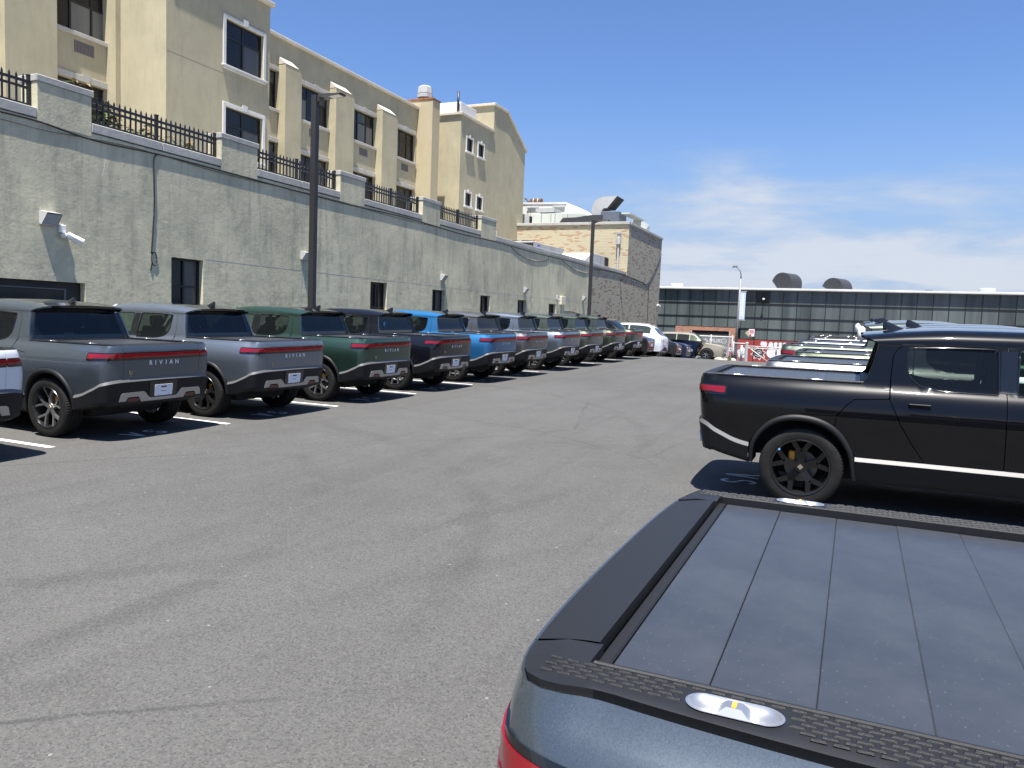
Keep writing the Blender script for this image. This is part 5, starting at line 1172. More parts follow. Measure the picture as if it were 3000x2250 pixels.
# ------------------------------------------------------------------ trucks
HEAVY_ = {}
proto = make_truck()
for s in (1, -1):
    w_ = make_wheel(None, 0, s, 0, heavy=True); r_ = [c for c in w_.children if c.name.startswith('rim')][0]; HEAVY_[s > 0] = r_.data
    for c in list(w_.children): bpy.data.objects.remove(c)
    bpy.data.objects.remove(w_)
def walk(o):
    yield o
    for c in o.children: yield from walk(c)
HEAVY = HEAVY_
def recolour(root, paint_, face=None, barrel=None):
    for o in walk(root):
        if o.type != 'MESH': continue
        if face and o.name.startswith('rim'):
            k = round(o.parent.location.y, 1) > 0
            o.data = HEAVY[k]
        for sl in o.material_slots:
            if sl.material == M['paint_black']: sl.link = 'OBJECT'; sl.material = M[paint_]
            elif face and sl.material == M['rim_silver']: sl.link = 'OBJECT'; sl.material = M[face]
def place(o, x, y, yaw, dx=0, lift=0):
    s = math.atan(slope_y(x, y)); m = Matrix.Rotation(s, 4, 'X') @ Matrix.Rotation(yaw, 4, 'Z')
    o.location = (x, y, float(G(x, y))+lift); o.rotation_euler = m.to_euler()
def truck(x, y, yaw, paint_, label, face=None, grp='parked pickup trucks'):
    o = copy_tree(proto); recolour(o, paint_, face); place(o, x, y, yaw); o['label'] = label; o['group'] = grp; return o
PI = math.pi
left = [(-10.05,'paint_white','white pickup truck mostly cut off at the left edge of the photo',None),
 (-10.13,'paint_granite','dark grey pickup truck with silver wheels next to the white one on its left',None),
 (-9.98,'paint_slate','lighter blue-grey pickup truck with dark wheels, nearer neighbour of the dark green one','rim_dark'),
 (-9.90,'paint_forest','dark green pickup truck between the blue-grey and the midnight one',None),
 (-9.90,'paint_midnight','black-blue pickup truck between the dark green and the bright blue one',None),
 (-9.90,'paint_blue','bright blue pickup truck, the only blue one',None),
 (-9.92,'paint_canyon','warm grey pickup truck parked just beyond the bright blue one',None),
 (-9.92,'paint_slate','silver-blue pickup truck between the warm grey and the first pale green one',None),
 (-9.92,'paint_sage','pale green pickup truck, nearest of the three olive green ones in the left row',None),
 (-9.92,'paint_olive','olive green pickup truck, middle of the three in the left row','rim_dark'),
 (-9.95,'paint_olive','olive green pickup truck at the far end of the left row, beside a black car','rim_dark')]
LT = [truck(x, y, PI, p, lb, f) for (x, p, lb, f), y in zip(left, YL)]
right = [(-.44,9.42,'paint_black','glossy black pickup truck side-on in the right row','rim_black'),
 (-.06,12.45,'paint_silver','silver pickup truck just behind the black one, only its bed showing',None),
 (.10,15.4,'paint_olive','olive pickup truck behind the silver one, with its bed cover in line',None),
 (-.36,18.4,'paint_sage','pale green pickup truck sticking out furthest, its red tail light showing',None),
 (-.22,21.4,'paint_slate','blue-grey pickup truck beyond the pale green one with the red tail light',None),
 (-.10,24.3,'paint_silver','silver pickup truck far along the right row, sixth beyond the foreground one',None),
 (-.33,27.2,'paint_charcoal','charcoal pickup truck second from the far end of the right row',None),
 (-.17,30.2,'paint_sage','pale green pickup truck at the far end of the right row',None)]
RT = [truck(x, y, 0, p, lb, f) for (x, y, p, lb, f) in right]
place(proto, .55, 2.075, 0, lift=-.012); recolour(proto, 'paint_granite'); proto['label'] = 'dark grey pickup truck filling the foreground, seen over its bed cover'
# small things that tell single trucks apart
wb = [c for c in RT[0].children if c.name.startswith('wheel') and c.location.x < .5 and c.location.y < 0 and 'liner' not in c.name][0]
b = MB(); b.box(-.225,-.205,-.135,-.125,.165,.185); o = b.build('balance_tag', 'blue_tag', wb)
b = MB(); b.box(.640,.644,.44,.50,1.50,1.58); o = b.build('sticker', 'blue_tag', LT[4])
b = MB(); b.box(-.1,.02,-.86,.86,1.50,1.56,.02)
for s in (-1, 1): b.box(-.12,.04,s*.70-.06,s*.70+.06,1.34,1.44,.02); b.box(-.06,-.02,s*.70-.03,s*.70+.03,1.44,1.51)
cb_ = b.build('bed_crossbar', 'gloss_black', LT[0])
b = MB(); b.box(-.11,.03,-.875,-.862,1.495,1.565); b.build('crossbar_cap', 'cleat', LT[0])

# ------------------------------------------------------------------ other cars at the far end
def make_suv(name, paint_, label, top, L=4.7, Wd=.95, belt=1.04, style='a'):
    e = empty(name, (0, 0, 0), label, 'car', 'cars at the far end of the lot')
    tf = pchip([p[0] for p in top], [p[1] for p in top])
    xs_ = np.unique(np.r_[np.linspace(-L/2, -L/2+.3, 6), np.linspace(-L/2+.3, L/2-.3, 34), np.linspace(L/2-.3, L/2, 6), -L/2+np.array([.0,.006,.02,.05,.1]), L/2-np.array([.0,.006,.02,.05,.1])])
    def w(x): t = np.clip((np.abs(x)-(L/2-.75))/.75, 0, 1); return Wd*(1-.17*t**2.2)
    def half(x, z):
        ww = w(x); t = tf(x); g = np.clip((z-belt)/np.maximum(t-belt, .05), 0, 1)
        lowr = np.interp(z, [.3,.5,.72,.95], [.93,.98,1.0,.985])
        return np.where(z <= belt, ww*lowr, ww*(.965-.20*g))
    rows = []
    for x in xs_:
        t = float(tf(x)); ww = float(w(x)); bz = min(belt, t-.05); zs_ = [.26,.34,.5,.62,.74,.86,.95*bz/belt, bz]
        r = [(x, 0, .24), (x, ww*.82, .24)]+[(x, float(ww*np.interp(z, [.3,.5,.72,.95], [.93,.98,1.0,.985])), z) for z in zs_]
        gh = t-bz
        if gh > .12:
            for f in (.25,.5,.75,.93): z = bz+gh*f; r.append((x, ww*(.965-.20*f), z))
            r += [(x, ww*.70, bz+gh*.99), (x, ww*.4, t+.015), (x, 0, t+.02)]
        else:
            for f in (.2,.4,.6,.8): r.append((x, ww*(.97-.10*f), bz+gh*f))
            r += [(x, ww*.8, t), (x, ww*.4, t+.012), (x, 0, t+.015)]
        q = max(0, (abs(x)-(L/2-.13))/.13); s_ = math.sqrt(max(1-q*q, 0)); zm = .64
        r = [(px_, py_*(.80+.20*s_), zm+(pz_-zm)*(.50+.50*s_)) for px_, py_, pz_ in r]
        rows.append(r)
    for sd in (1, -1):
        P = np.array(rows); P[:, :, 1] *= sd
        b = MB(); b.grid(P, flip=(sd < 0)); n = len(rows[0])
        b.add([tuple(p) for p in P[0]], [tuple(range(n)) if sd > 0 else tuple(range(n))[::-1]]); b.add([tuple(p) for p in P[-1]], [tuple(range(n))[::-1] if sd > 0 else tuple(range(n))])
        b.build('body', paint_, e, angle=38)
        fm = lambda x, z, sd=sd: np.stack([x, sd*(half(x, z)+.006), z], -1)
        def roofz(x): return float(tf(x))-.10
        x0, x1 = -L/2+.62, 1.05
        for a, b_ in ((x0, -.62), (-.56, .22), (.28, x1)):
            pts = [(a, belt+.02), (b_, belt+.02)]
            for q in np.linspace(b_, a, 8): pts.append((q, max(roofz(q), belt+.03)))
            pts[2:] = [p for p in pts[2:]]
            patch('side_window', pts, [], fm, .12, .004, 'privacy_glass' if a < 0 else 'front_glass', e, sgn=-sd if False else (-1 if sd > 0 else 1))
        patch('sill_trim', rc(-L/2+1.25, L/2-1.3, .30, .38), [], fm, .3, .012, 'cladding', e, sgn=(-1 if sd > 0 else 1))
        for xc in (-1.38, 1.42):
            b = MB(); t = np.linspace(-.15, math.pi+.15, 18)
            o1 = np.array([(xc+.46*math.cos(a), sd*(float(half(xc+.46*math.cos(a), .6))+.012), .37+.44*math.sin(a)) for a in t]); i1 = np.array([(xc+.39*math.cos(a), sd*(float(half(xc, .6))+.014), .37+.375*math.sin(a)) for a in t])
            b.grid(np.stack([o1, i1]), flip=(sd < 0)); b.build('arch_trim', 'cladding' if style != 'p' else paint_, e, smooth=True)
            b = MB(); b.lathe([(.41,0),(.001,0)], 24, 'y', (xc, sd*(Wd*.985+.008), .37)); b.build('wheel_well', 'underbody', e)
            wh = make_wheel(e, xc, sd, 0); wh.location = (xc, sd*(Wd*.985-.035), .37); wh.scale = (.89, .89, .89)
        b = MB(); b.box(.62,.74, sd*.93, sd*1.10, 1.04,1.18,.03); b.build('side_mirror', paint_, e)
        b = MB(); b.tube([(-1.75,sd*.62,float(tf(-1.75))+.02),(-1.6,sd*.63,float(tf(-1.6))+.06),(.2,sd*.63,float(tf(.2))+.06),(.4,sd*.62,float(tf(.4))+.02)], .018, 6); b.build('roof_rail', 'trim_grey', e, smooth=True)
        # lamps at both ends
        def endmap(xe): return lambda y, z: np.stack([xe*np.ones_like(y)-np.sign(xe)*.10*(np.abs(y)/Wd)**4, y, z], -1)
        patch('headlamp', [(sd*.44,.68),(sd*.74,.70),(sd*.76,.80),(sd*.46,.77)], [], endmap(L/2+.008), .1, .01, 'headlamp', e, sgn=1)
        patch('tail_lamp', [(sd*.34,.74),(sd*.76,.72),(sd*.76,.86),(sd*.38,.83)], [], endmap(-L/2-.008), .1, .01, 'red_lens', e, sgn=-1)
    em = lambda xe: (lambda y, z: np.stack([xe*np.ones_like(y)-np.sign(xe)*.16*(np.abs(y)/Wd)**3, y, z], -1))
    gr = patch('grille', rounded([(-.38,.54),(.38,.54),(.42,.76),(-.42,.76)], .05, 3), [], em(L/2+.012), .1, .012, 'gloss_black', e, sgn=1)
    ring = [tuple(em(L/2+.016)(np.array(p[0]), np.array(p[1]))) for p in rounded([(-.39,.53),(.39,.53),(.43,.77),(-.43,.77)], .05, 3)]
    b = MB(); b.tube([*ring, ring[0]], .014, 6); b.build('grille_surround', 'chrome', e, smooth=True)
    patch('lower_intake', rc(-.70,.70,.34,.48), [], em(L/2+.010), .1, .01, 'cladding', e, sgn=1)
    patch('bumper_trim', rc(-.62,.62,.40,.43), [], em(L/2+.022), .1, .01, 'chrome', e, sgn=1)
    patch('rear_diffuser', rc(-.75,.75,.30,.50), [], em(-L/2-.010), .1, .01, 'cladding', e, sgn=-1)
    patch('number_plate', rc(-.17,.17,.62,.73), [], em(-L/2-.012), .1, .006, 'plate_white', e, sgn=-1)
    patch('number_plate', rc(-.17,.17,.50,.62), [], em(L/2+.024), .1, .006, 'plate_white', e, sgn=1)
    # glass ends following the roof profile
    def ends(xa, xb, nm, mt):
        b = MB(); rws = []
        for x in np.linspace(xa, xb, 6):
            z = float(tf(x)); rws.append([(x-(.012 if xa < 0 else -.012), y*Wd*.70, z+.022-.006*y*y) for y in np.linspace(-1, 1, 7)])
        b.grid(np.array(rws), flip=False); b.build(nm, mt, e, smooth=True)
    ends(-L/2+.12, -L/2+.50, 'rear_window', 'rear_glass'); ends(1.10, .42, 'windscreen', 'front_glass')
    return e
T1 = [(-2.35,.92),(-2.28,1.02),(-2.15,1.12),(-1.86,1.60),(-1.6,1.68),(-.5,1.72),(.35,1.66),(1.15,1.10),(1.35,1.04),(2.0,.96),(2.25,.88),(2.35,.72)]
T2 = [(-2.35,.95),(-2.28,1.05),(-2.18,1.10),(-1.72,1.55),(-1.5,1.62),(-.5,1.66),(.3,1.60),(1.15,1.08),(1.35,1.02),(2.0,.93),(2.25,.85),(2.35,.70)]
s1 = make_suv('parked_suv', 'paint_umber', 'dark brown-black car with chrome grille facing the aisle, next to the last olive truck', T1); place(s1, -11.35, 36.75, 0)
s2 = make_suv('parked_suv', 'paint_white', 'white car showing its sloping rear and red tail lamp, between two dark cars', T2); place(s2, -11.35, 39.7, PI)
s3 = make_suv('parked_suv', 'paint_charcoal', 'charcoal car with slim headlamp just beyond the white one', T2); place(s3, -11.2, 42.5, 0)
s4 = make_suv('parked_suv', 'paint_navy', 'dark car beside the navy dumpster, farthest of those facing the aisle', T1); place(s4, -11.2, 45.2, 0)
s5 = make_suv('parked_suv', 'paint_champagne', 'champagne-coloured car parked crosswise in front of the chain-link fence', [(-2.4,.95),(-2.33,1.05),(-2.2,1.15),(-1.95,1.62),(-1.7,1.70),(-.4,1.73),(.45,1.68),(1.15,1.16),(1.35,1.12),(2.05,1.04),(2.3,.96),(2.4,.78)], L=4.8, belt=1.10); place(s5, -10.08, 51.0, 0)
# --- dumpster
dm = empty('dumpster', (-9.75, 48.7, float(G(-9.75, 48.7))), 'navy blue dumpster with white numbers and a slanted end', 'dumpster')
b = MB(); b.prism([(-1.1,.12),(.42,.12),(1.08,1.16),(-1.1,1.20)], 1, -.65, .65); b.build('bin', 'paint_navy', dm)
b = MB(); b.add([(.40,-.66,.10),(.50,-.66,.10),(1.16,-.66,1.18),(1.04,-.66,1.18),(.40,.66,.10),(.50,.66,.10),(1.16,.66,1.18),(1.04,.66,1.18)], [(0,1,2,3),(4,7,6,5),(1,5,6,2),(0,3,7,4),(2,6,7,3)]); b.build('end_plate', 'gloss_black', dm)
b = MB(); b.prism([(-1.12,1.20),(1.12,1.17),(1.12,1.22),(-1.12,1.26)], 1, -.68, .68); b.build('lid', 'gloss_black', dm)
b = MB(); b.box(-.6,-.4,-.68,-.651,.05,.5); b.box(-.95,-.75,-.68,-.651,.4,.6); b.build('fork_pocket', 'paint_navy', dm)
for tx, sz, x, z in (('4 -20', .23, .33, .62), ('IIII', .22, -.30, .60), ('- - - -', .12, .36, .93)):
    me = text_mesh(tx, sz, .001); me = remap(me, lambda c: np.stack([x+c[:, 0], -.653-c[:, 2], z+c[:, 1]], -1)); link('lettering', me, 'spray_white', dm)

# ------------------------------------------------------------------ lamp posts, lights, cameras, cables
def lamp_post(x, y, ztop, w, label, half_angle=0):
    z0 = float(G(x, y)); e = empty('lamp_post', (x, y, z0), label, 'lamp post', 'square lamp posts'); H = ztop-z0
    b = MB(); b.box(-w/2, w/2, -w/2, w/2, 0, H, .006); b.build('pole', 'pole_bronze', e)
    b = MB(); b.box(-w*1.1, w*1.1, -w*1.1, w*1.1, 0, .06, .01); b.build('base_plate', 'pole_bronze', e)
    h = MB(); h.add([(w/2,-.05,H-.20),(w/2,.05,H-.20),(w/2,.05,H-.06),(w/2,-.05,H-.06),(.32,-.05,H-.10),(.32,.05,H-.10),(.32,.05,H-.02),(.32,-.05,H-.02)], [(0,1,2,3),(4,7,6,5),(0,4,5,1),(1,5,6,2),(2,6,7,3),(3,7,4,0)])
    h.add([(.22,-.17,H-.10),(.95,-.17,H-.055),(.95,.17,H-.055),(.22,.17,H-.10),(.22,-.15,H-.0),(.98,-.12,H-.02),(.98,.12,H-.02),(.22,.15,H-.0)], [(0,3,2,1),(4,5,6,7),(0,1,5,4),(1,2,6,5),(2,3,7,6),(3,0,4,7)])
    ho = h.build('lamp_head', 'pole_bronze', e)
    l = MB(); l.add([(.55,-.12,H-.088),(.90,-.12,H-.066),(.90,.12,H-.066),(.55,.12,H-.088)], [(0,3,2,1)]); l.build('lamp_lens', 'lens_pale', ho)
    return e
lamp_post(-14.85, 18.6, 8.27, .175, 'tall square dark lamp post behind the dark green truck')
lamp_post(-14.55, 43.7, 8.05, .175, 'farther square dark lamp post in front of the brick wall')
def wall_light(y, z, label, s=1.0):
    e = empty('wall_light', (XW, y, z), label, 'wall light', 'box lights on the grey wall')
    b = MB(); w = .16*s; b.add([(0,-w,-.11*s),(0,w,-.11*s),(.06*s,w,-.13*s),(.06*s,-w,-.13*s),(0,-w,.13*s),(0,w,.13*s),(.22*s,w*.92,.09*s),(.22*s,-w*.92,.09*s)], [(0,3,2,1),(4,5,6,7),(0,1,5,4),(0,4,7,3),(1,2,6,5)]); b.build('housing', 'metal_galv', e)
    l = MB(); l.add([(.065*s,-w*.9,-.115*s),(.065*s,w*.9,-.115*s),(.205*s,w*.84,.07*s),(.205*s,-w*.84,.07*s)], [(0,1,2,3)]); l.build('lamp_lens', 'lamp_glass', e)
    b = MB(); b.box(.058*s,.072*s,-w*.95,w*.95,-.13*s,-.112*s); b.build('visor', 'metal_galv', e)
wall_light(10.92, 3.72, 'largest box light on the wall, above the white security camera', 1.12)
wall_light(19.12, 3.70, 'small box light just left of the first lamp post')
wall_light(27.76, 3.62, 'small box light between two windows, above the bright blue truck')
wall_light(36.33, 3.55, 'small box light above the fourth small window')
wall_light(45.55, 3.52, 'small box light beside the farther lamp post')
sc = empty('security_camera', (XW, 11.22, 3.46), 'white bullet camera below the largest wall light', 'camera')
b = MB(); b.box(0,.07,-.075,.075,.0,.16,.012); b.build('junction_box', 'white_plastic', sc)
b = MB(); b.lathe([(.05,-.02),(.06,.0),(.05,.08),(.0,.1)], 14, 'x', (.06,0,-.06)); b.tube([(.12,0,-.06),(.16,.06,-.08)], .02, 8); b.build('swivel', 'white_plastic', sc, angle=40)
b = MB(); b.tube([(.14,.05,-.06),(.26,.28,-.21)], .052, 12); b.tube([(.135,.045,-.03),(.29,.30,-.17)], [.058,.062], 12); b.build('camera_body', 'white_plastic', sc, angle=40)
sc = empty('security_camera', (XW, 41.0, 3.27), 'small white dome camera near the beige box on the wall', 'camera')
b = MB(); b.box(0,.08,-.08,.08,.02,.22,.01); b.build('junction_box', 'metal_galv', sc); b = MB(); b.lathe([(.001,-.09),(.07,-.06),(.09,0),(.09,.03)], 14, 'z', (.12,.04,-.03)); b.build('dome', 'white_plastic', sc, smooth=True)
sc = empty('security_camera', (XW, 64.9, 3.72), 'white bullet camera on the far corner of the brick wall', 'camera')
b = MB(); b.tube([(0,0,0),(.15,.0,.05)], .03, 8); b.build('bracket', 'white_plastic', sc); b = MB(); b.tube([(.1,-.2,.10),(.22,.2,-.02)], .075, 10); b.build('camera_body', 'white_plastic', sc)
ub_ = empty('utility_box', (XW, 41.8, 3.0), 'beige electrical box with a conduit on the grey wall', 'electrical box')
b = MB(); b.box(0,.14,-.36,.30,.0,.48,.015); b.build('box', 'beige_box', ub_); b = MB(); b.tube([(.05,0,.0),(.05,0,-1.9)], .035, 8); b.build('conduit', 'beige_box', ub_)
def cable(pts, r, label, mat='cable', name='cable', sub=6):
    P = [np.array(p, float) for p in pts]; Q = []
    for i in range(len(P)-1):
        p0, p1, p2, p3 = P[max(i-1, 0)], P[i], P[i+1], P[min(i+2, len(P)-1)]
        for j in range(sub):
            t = j/sub; Q.append(.5*((2*p1)+(-p0+p2)*t+(2*p0-5*p1+4*p2-p3)*t*t+(-p0+3*p1-3*p2+p3)*t**3))
    Q.append(P[-1]); b = MB(); b.tube(Q, r, 6); o = b.build(name, mat, None, smooth=True); o['label'] = label; o['category'] = 'cable'; return o
X = XW+.010
cable([(X,4,5.66),(X,8,5.60),(X,10.5,5.66),(X,12,5.56),(X,14,5.62),(X,17,5.60),(X,21,5.58),(X,25,5.64),(X,29,5.56),(X,33,5.60),(X,38,5.55),(X,43,5.58),(X,46.9,5.52)], .020, 'thick black cable bundle running just under the stone coping')
cable([(X+.006,6,5.61),(X+.006,9.9,5.52),(X+.006,11.1,5.52),(X+.006,13,5.63),(X+.006,16,5.55),(X+.006,20,5.62),(X+.006,24,5.55),(X+.006,28,5.6)], .009, 'thinner pale cable looping below the bundle under the coping', 'trim_grey')
cable([(X,13.75,5.62),(X,13.62,5.55),(X,13.58,5.3),(X,13.6,4.4),(X,13.55,3.6),(X,13.52,3.25)], .018, 'black cable hanging straight down the wall from the coping')
b = MB(); b.tube([(X,13.60+.075*math.cos(t),3.12+.16*math.sin(t)) for t in np.linspace(0, 4*math.pi, 40)], .012, 6); b.tube([(X,13.53,3.25),(X,13.53,3.0),(X,13.50,2.82)], .012, 6); o = thing(b, 'cable_coil', 'cable', 'small coil at the end of the hanging cable', 'cable', smooth=True)
cable([(X,34.4,5.56),(X,35.6,5.25),(X,37.5,5.12),(X,39.2,5.30),(X,39.4,5.54)], .014, 'slack cable loop hanging under the coping right of the fences')
cable([(X,41.6,5.5),(X,43.5,5.18),(X,45.5,5.08),(X,46.8,5.2)], .012, 'second slack cable loop close to the farther lamp post')
cable([(X,42.2,2.62),(X,43.4,2.66),(X,44.6,2.58),(X,46.6,2.50)], .016, 'thin cable running right from the beige box low on the wall')
cable([(X,46.9,5.52),(X,52,5.60),(X,56.5,5.52),(X,59.5,5.40),(X,61.7,5.52),(X,65.5,8.1)], .03, 'black cable sagging across the brick wall and up to its corner')
cable([(X,61.7,5.52),(X,61.75,3.5),(X,61.8,.9)], .03, 'black cable dropping straight down the brick wall')
cable([(X-.01,53.4,5.45),(X-.01,53.9,4.0),(X-.01,54.8,2.2),(X-.01,55.2,1.0)], .012, 'thin crack-like line running down the grey brick wall')
for pts in ([(X-.02,12.30,5.25),(X-.02,12.27,5.05),(X-.02,12.22,4.83)], [(X-.02,12.25,4.50),(X-.02,12.28,4.42),(X-.02,12.34,4.33)]):
    b = MB(); b.tube(pts, .012, 6); o = b.build('paint_scratch', 'white_plastic', low)

# ------------------------------------------------------------------ street lamp, signs, fence, gate
z0 = float(G(-8.25, 60)); sl_ = empty('street_lamp', (-8.25, 60, z0), 'slim grey street lamp with a long banner in front of the glass building', 'street lamp')
b = MB(); b.tube([(0,0,0),(.02,0,3.2),(.06,0,6.3)], [.12,.09,.065], 12); b.tube([(.06,0,6.25),(.07,0,6.55),(-.0,0,6.85),(-.22,0,7.12),(-.32,0,7.16)], [.05,.045,.04,.035,.035], 8); b.build('pole', 'pole_grey', sl_, smooth=True)
b = MB(); b.add([(-.24,-.1,7.16),(-.62,-.08,7.12),(-.62,.08,7.12),(-.24,.1,7.16),(-.24,-.1,7.26),(-.55,-.08,7.27),(-.55,.08,7.27),(-.24,.1,7.26)], [(0,3,2,1),(4,5,6,7),(0,1,5,4),(1,2,6,5),(2,3,7,6),(3,0,4,7)]); b.build('lamp_head', 'pole_grey', sl_)
b = MB(); b.box(.10,.50,-.02,.02,3.28,5.30); bn = b.build('banner', 'banner', sl_)
b = MB(); b.tube([(.03,0,5.36),(.56,0,5.36)], .022, 8); b.tube([(.03,0,3.22),(.56,0,3.22)], .022, 8); b.build('banner_arm', 'metal_galv', bn)
b = MB(); b.box(.26,.36,-.024,-.0205,3.5,5.1); b.box(.15,.20,-.024,-.0205,3.7,4.8); b.build('banner_print', 'plate_white', bn)
b = MB(); b.box(-.17,.17,-.17,.17,0,.5,.03); b.build('base', 'pole_grey', sl_)
z0 = float(G(-6.93, 60)); sg = empty('no_parking_sign', (-6.95, 60, z0), 'pinkish no-parking sign on a dark post with a yellow diamond behind', 'sign')
b = MB(); b.box(-.03,.03,-.03,.03,0,2.62); b.build('post', 'iron', sg)
b = MB(); b.box(-.40,.0,-.05,-.035,2.03,2.58,.005); pn = b.build('panel', 'sign_pink', sg)
b = MB()
for k in range(4): b.box(-.36+.02*(k % 2),-.06,-.055,-.0505,2.47-k*.065,2.50-k*.065)
b.box(-.37,-.22,-.055,-.0505,2.06,2.20); b.build('print', 'sign_red', pn)
b = MB(); b.prism([(-.42,2.02),(-.68,2.28),(-.42,2.54),(-.16,2.28)], 1, -.030, -.022); b.build('diamond_panel', 'sign_yellow', sg)
def chain_fence(x0, x1, y, label, h=1.65):
    z0 = float(G((x0+x1)/2, y)); e = empty('chain_link_fence', ((x0+x1)/2, y, z0), label, 'fence', 'chain-link fences at the end of the lot'); a = (x1-x0)/2
    b = MB(); b.tube([(-a,0,h),(a,0,h)], .035, 8); b.build('top_rail', 'trim_white', e, smooth=True)
    n = max(1, round(2*a/1.6))
    for k in range(n+1): b = MB(); x = -a+2*a*k/n; b.tube([(x,0,-.1),(x,0,h+.12)], .035, 8); b.build('post', 'metal_galv', e, smooth=True)
    b = MB(); s = .11; t = .006
    for k in range(int((2*a+h)/s)):
        for sg_ in (1, -1):
            p = -a+k*s; xa, xb, za, zb_ = p, p-h, 0.05, h
            if xb < -a: zb_ -= (-a-xb); xb = -a
            if xa > a: za += xa-a; xa = a
            if zb_ <= za: continue
            if sg_ < 0: xa, xb = -xa, -xb
            b.add([(xa-t,0,za),(xa+t,0,za),(xb+t,0,zb_),(xb-t,0,zb_)], [(0,1,2,3)])
    b.build('chain_link', 'metal_galv', e, kind='stuff'); return e
chain_fence(-13.2, -7.55, 53.2, 'chain-link fence with white top rail behind the champagne car')
chain_fence(-7.4, -6.5, 52.8, 'short chain-link panel between street lamp and gate post', 1.25)
z0 = float(G(-6.4, 51.5)); gt = empty('swing_gate', (-6.4, 51.5, z0), 'white pipe barrier gate with diagonal brace in front of the red wall', 'gate')
b = MB(); b.tube([(0,0,0),(0,0,1.22)], .10, 12); b.lathe([(.11,0),(.11,.04),(.0,.10)], 12, 'z', (0,0,1.22)); b.build('post', 'metal_galv', gt, angle=40)
for z in (1.06, .94): b = MB(); b.tube([(.08,0,z),(4.2,0,z)], .032, 8); b.build('rail', 'trim_white', gt, smooth=True)
b = MB(); b.tube([(.1,0,1.0),(1.5,0,.02)], .028, 8); b.build('brace', 'trim_white', gt, smooth=True)
b = MB(); b.tube([(-.32,.1,0),(-.32,.1,1.1)], .07, 10); o = thing(b, 'bollard', 'metal_galv', 'grey steel post left of the barrier gate post', 'post', smooth=True); o.location = (-6.4, 51.5, z0)
b = MB(); b.lathe([(.0,0),(.14,0),(.17,.42),(.155,.42),(.13,.04),(0,.04)], 16, 'z'); b.tube([(0,0,.3),(.02,0,.62)], .02, 6); o = thing(b, 'bucket', 'duct_black', 'dark bucket standing at the foot of the street lamp', 'bucket', angle=40); o.location = (-6.98, 50.4, float(G(-6.98, 50.4)))
# rubble stones and a weed by the champagne car
for i, (x, y, s, lb) in enumerate(((-7.75,49.3,.20,'largest pale rubble stone by the front bumper of the champagne car'),(-8.95,49.4,.15,'pale stone left of the champagne car front wheel'),(-9.3,49.2,.13,'flat pale stone beneath the champagne car door'),(-7.35,49.6,.16,'grey broken kerb piece next to the green weed'),(-7.0,49.7,.19,'long grey kerb piece nearest the street lamp foot'))):
    b = MB(); n = 10; rows = []
    for a in np.linspace(-1, 1, 6):
        rows.append([(s*1.5*math.sqrt(max(1-a*a*.9, .02))*math.cos(t)*random.uniform(.8, 1.1), s*1.1*math.sqrt(max(1-a*a*.9, .02))*math.sin(t)*random.uniform(.8, 1.1), s*.8*(a+.6)) for t in np.linspace(0, 2*math.pi, n+1)[:-1]]); rows[-1].append(rows[-1][0])
    b.grid(np.array(rows)); b.f.append(tuple(5*(n+1)+k for k in range(n))); b.mi.append(0); o = thing(b, 'rubble_stone', 'stone', lb, 'stone', 'rubble at the end of the lot', angle=60); o.location = (x, y, float(G(x, y)))
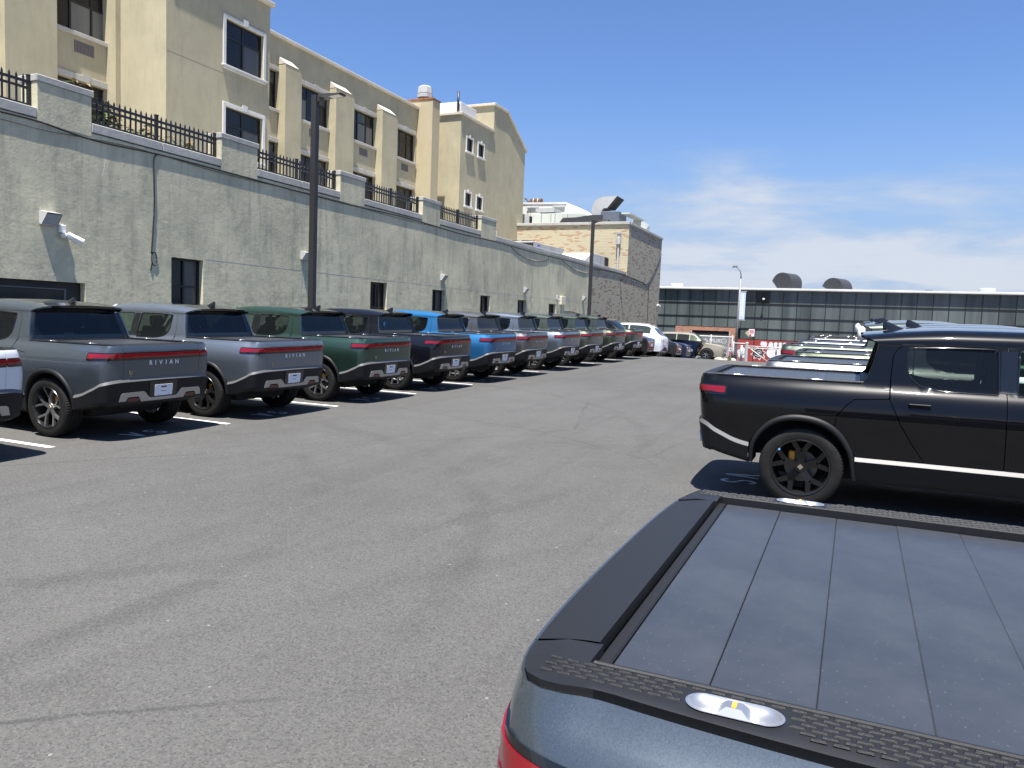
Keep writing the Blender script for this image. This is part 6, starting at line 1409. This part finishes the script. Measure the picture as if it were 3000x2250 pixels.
def leafy(loc, h, stems, label, name='weed', leaf=.11, spread=.25, seed=1, cat='plant', grp=None):
    rg_ = random.Random(seed); e = empty(name, loc, label, cat, grp)
    for s in range(stems):
        bx, by = rg_.uniform(-spread, spread), rg_.uniform(-.08, .08); tx = bx+rg_.uniform(-.25, .25)*h*.6; ty = by+rg_.uniform(-.1, .15)*h; hh = h*rg_.uniform(.55, 1)
        pts = [(by+(ty-by)*t*t, bx+(tx-bx)*t*t, hh*t) for t in np.linspace(0, 1, 6)]
        b = MB(); b.tube(pts, [.012*(1-.6*t) for t in np.linspace(0, 1, 6)], 5); so_ = b.build('stem', 'stem', e)
        lf = MB(); ln = MB(); n = int(hh/.075)+3
        for k in range(n):
            t = .15+.85*k/(n-1); px = np.array([by+(ty-by)*t*t, bx+(tx-bx)*t*t, hh*t]); a = k*2.4+rg_.uniform(-.5, .5); L_ = leaf*rg_.uniform(.8, 1.6); dr = np.array([math.cos(a), math.sin(a), rg_.uniform(-.5, .35)]); dr /= np.linalg.norm(dr); sd = np.cross(dr, [0, 0, 1]); sd /= np.linalg.norm(sd)
            for q in (0, 1):
                st_ = px+dr*.02*q; d2 = dr+sd*(.5 if q else -.3); d2[2] -= .25; d2 /= np.linalg.norm(d2); s2 = np.cross(d2, [0, 0, 1]); s2 /= np.linalg.norm(s2); up = np.cross(s2, d2)
                V = [st_, st_+d2*L_*.4+s2*L_*.2+up*.01, st_+d2*L_+up*-.02, st_+d2*L_*.4-s2*L_*.2+up*.01]
                (ln if k >= n-2 else lf).add(V, [(0,1,2,3)])
        lf.build('leaves', 'leaf', so_); ln.build('leaves', 'leaf_new', so_)
    return e
leafy((-7.15, 49.3, float(G(-7.15, 49.3))), .5, 5, 'green weed growing between the rubble pieces', seed=3)
G_ = 'leafy shoots behind the iron fence'
for i, (y, h, s, lb) in enumerate(((11.35,1.50,3,'leafy shoot topping the stone pilaster left of the fence'),(12.15,1.62,7,'tall leafy shoots at the left end of the second fence'),(12.85,1.50,8,'bushy leafy shoots next to the left end of the second fence'),(13.6,1.02,7,'low leafy growth left of the middle fence post'),(14.3,.98,7,'low leafy growth around the middle fence post'),(15.15,.92,6,'sparse leafy growth at the right end of the second fence'),(13.15,.90,7,'short leaves low behind the second fence pickets'))):
    leafy((XW-.52, y, 5.42), h, s, lb, 'wall_plant', .15, .26, 20+i, 'plant', G_)
# white plastic bag on a far bed cover
b = MB()
for (cx_, cy_, cz_, r_, h_) in ((0,0,.14,.10,.17),(-.10,.05,.27,.07,.10)):
    rows = []
    for a in np.linspace(-1, 1, 8): rows.append([(cx_+r_*math.sqrt(1-a*a*.97)*math.cos(t)*random.uniform(.85, 1.1), cy_+r_*math.sqrt(1-a*a*.97)*math.sin(t)*random.uniform(.85, 1.1), cz_+h_*a) for t in np.linspace(0, 2*math.pi, 13)[:-1]]); rows[-1].append(rows[-1][0])
    b.grid(np.array(rows))
o = thing(b, 'plastic_bag', 'bag_white', 'white plastic bag on a far truck bed beside its cab', 'bag', smooth=True); o.location = (.12, 21.9, float(G(.12, 21.9))+1.345); o.scale = (1.0, 1.0, 1.2)
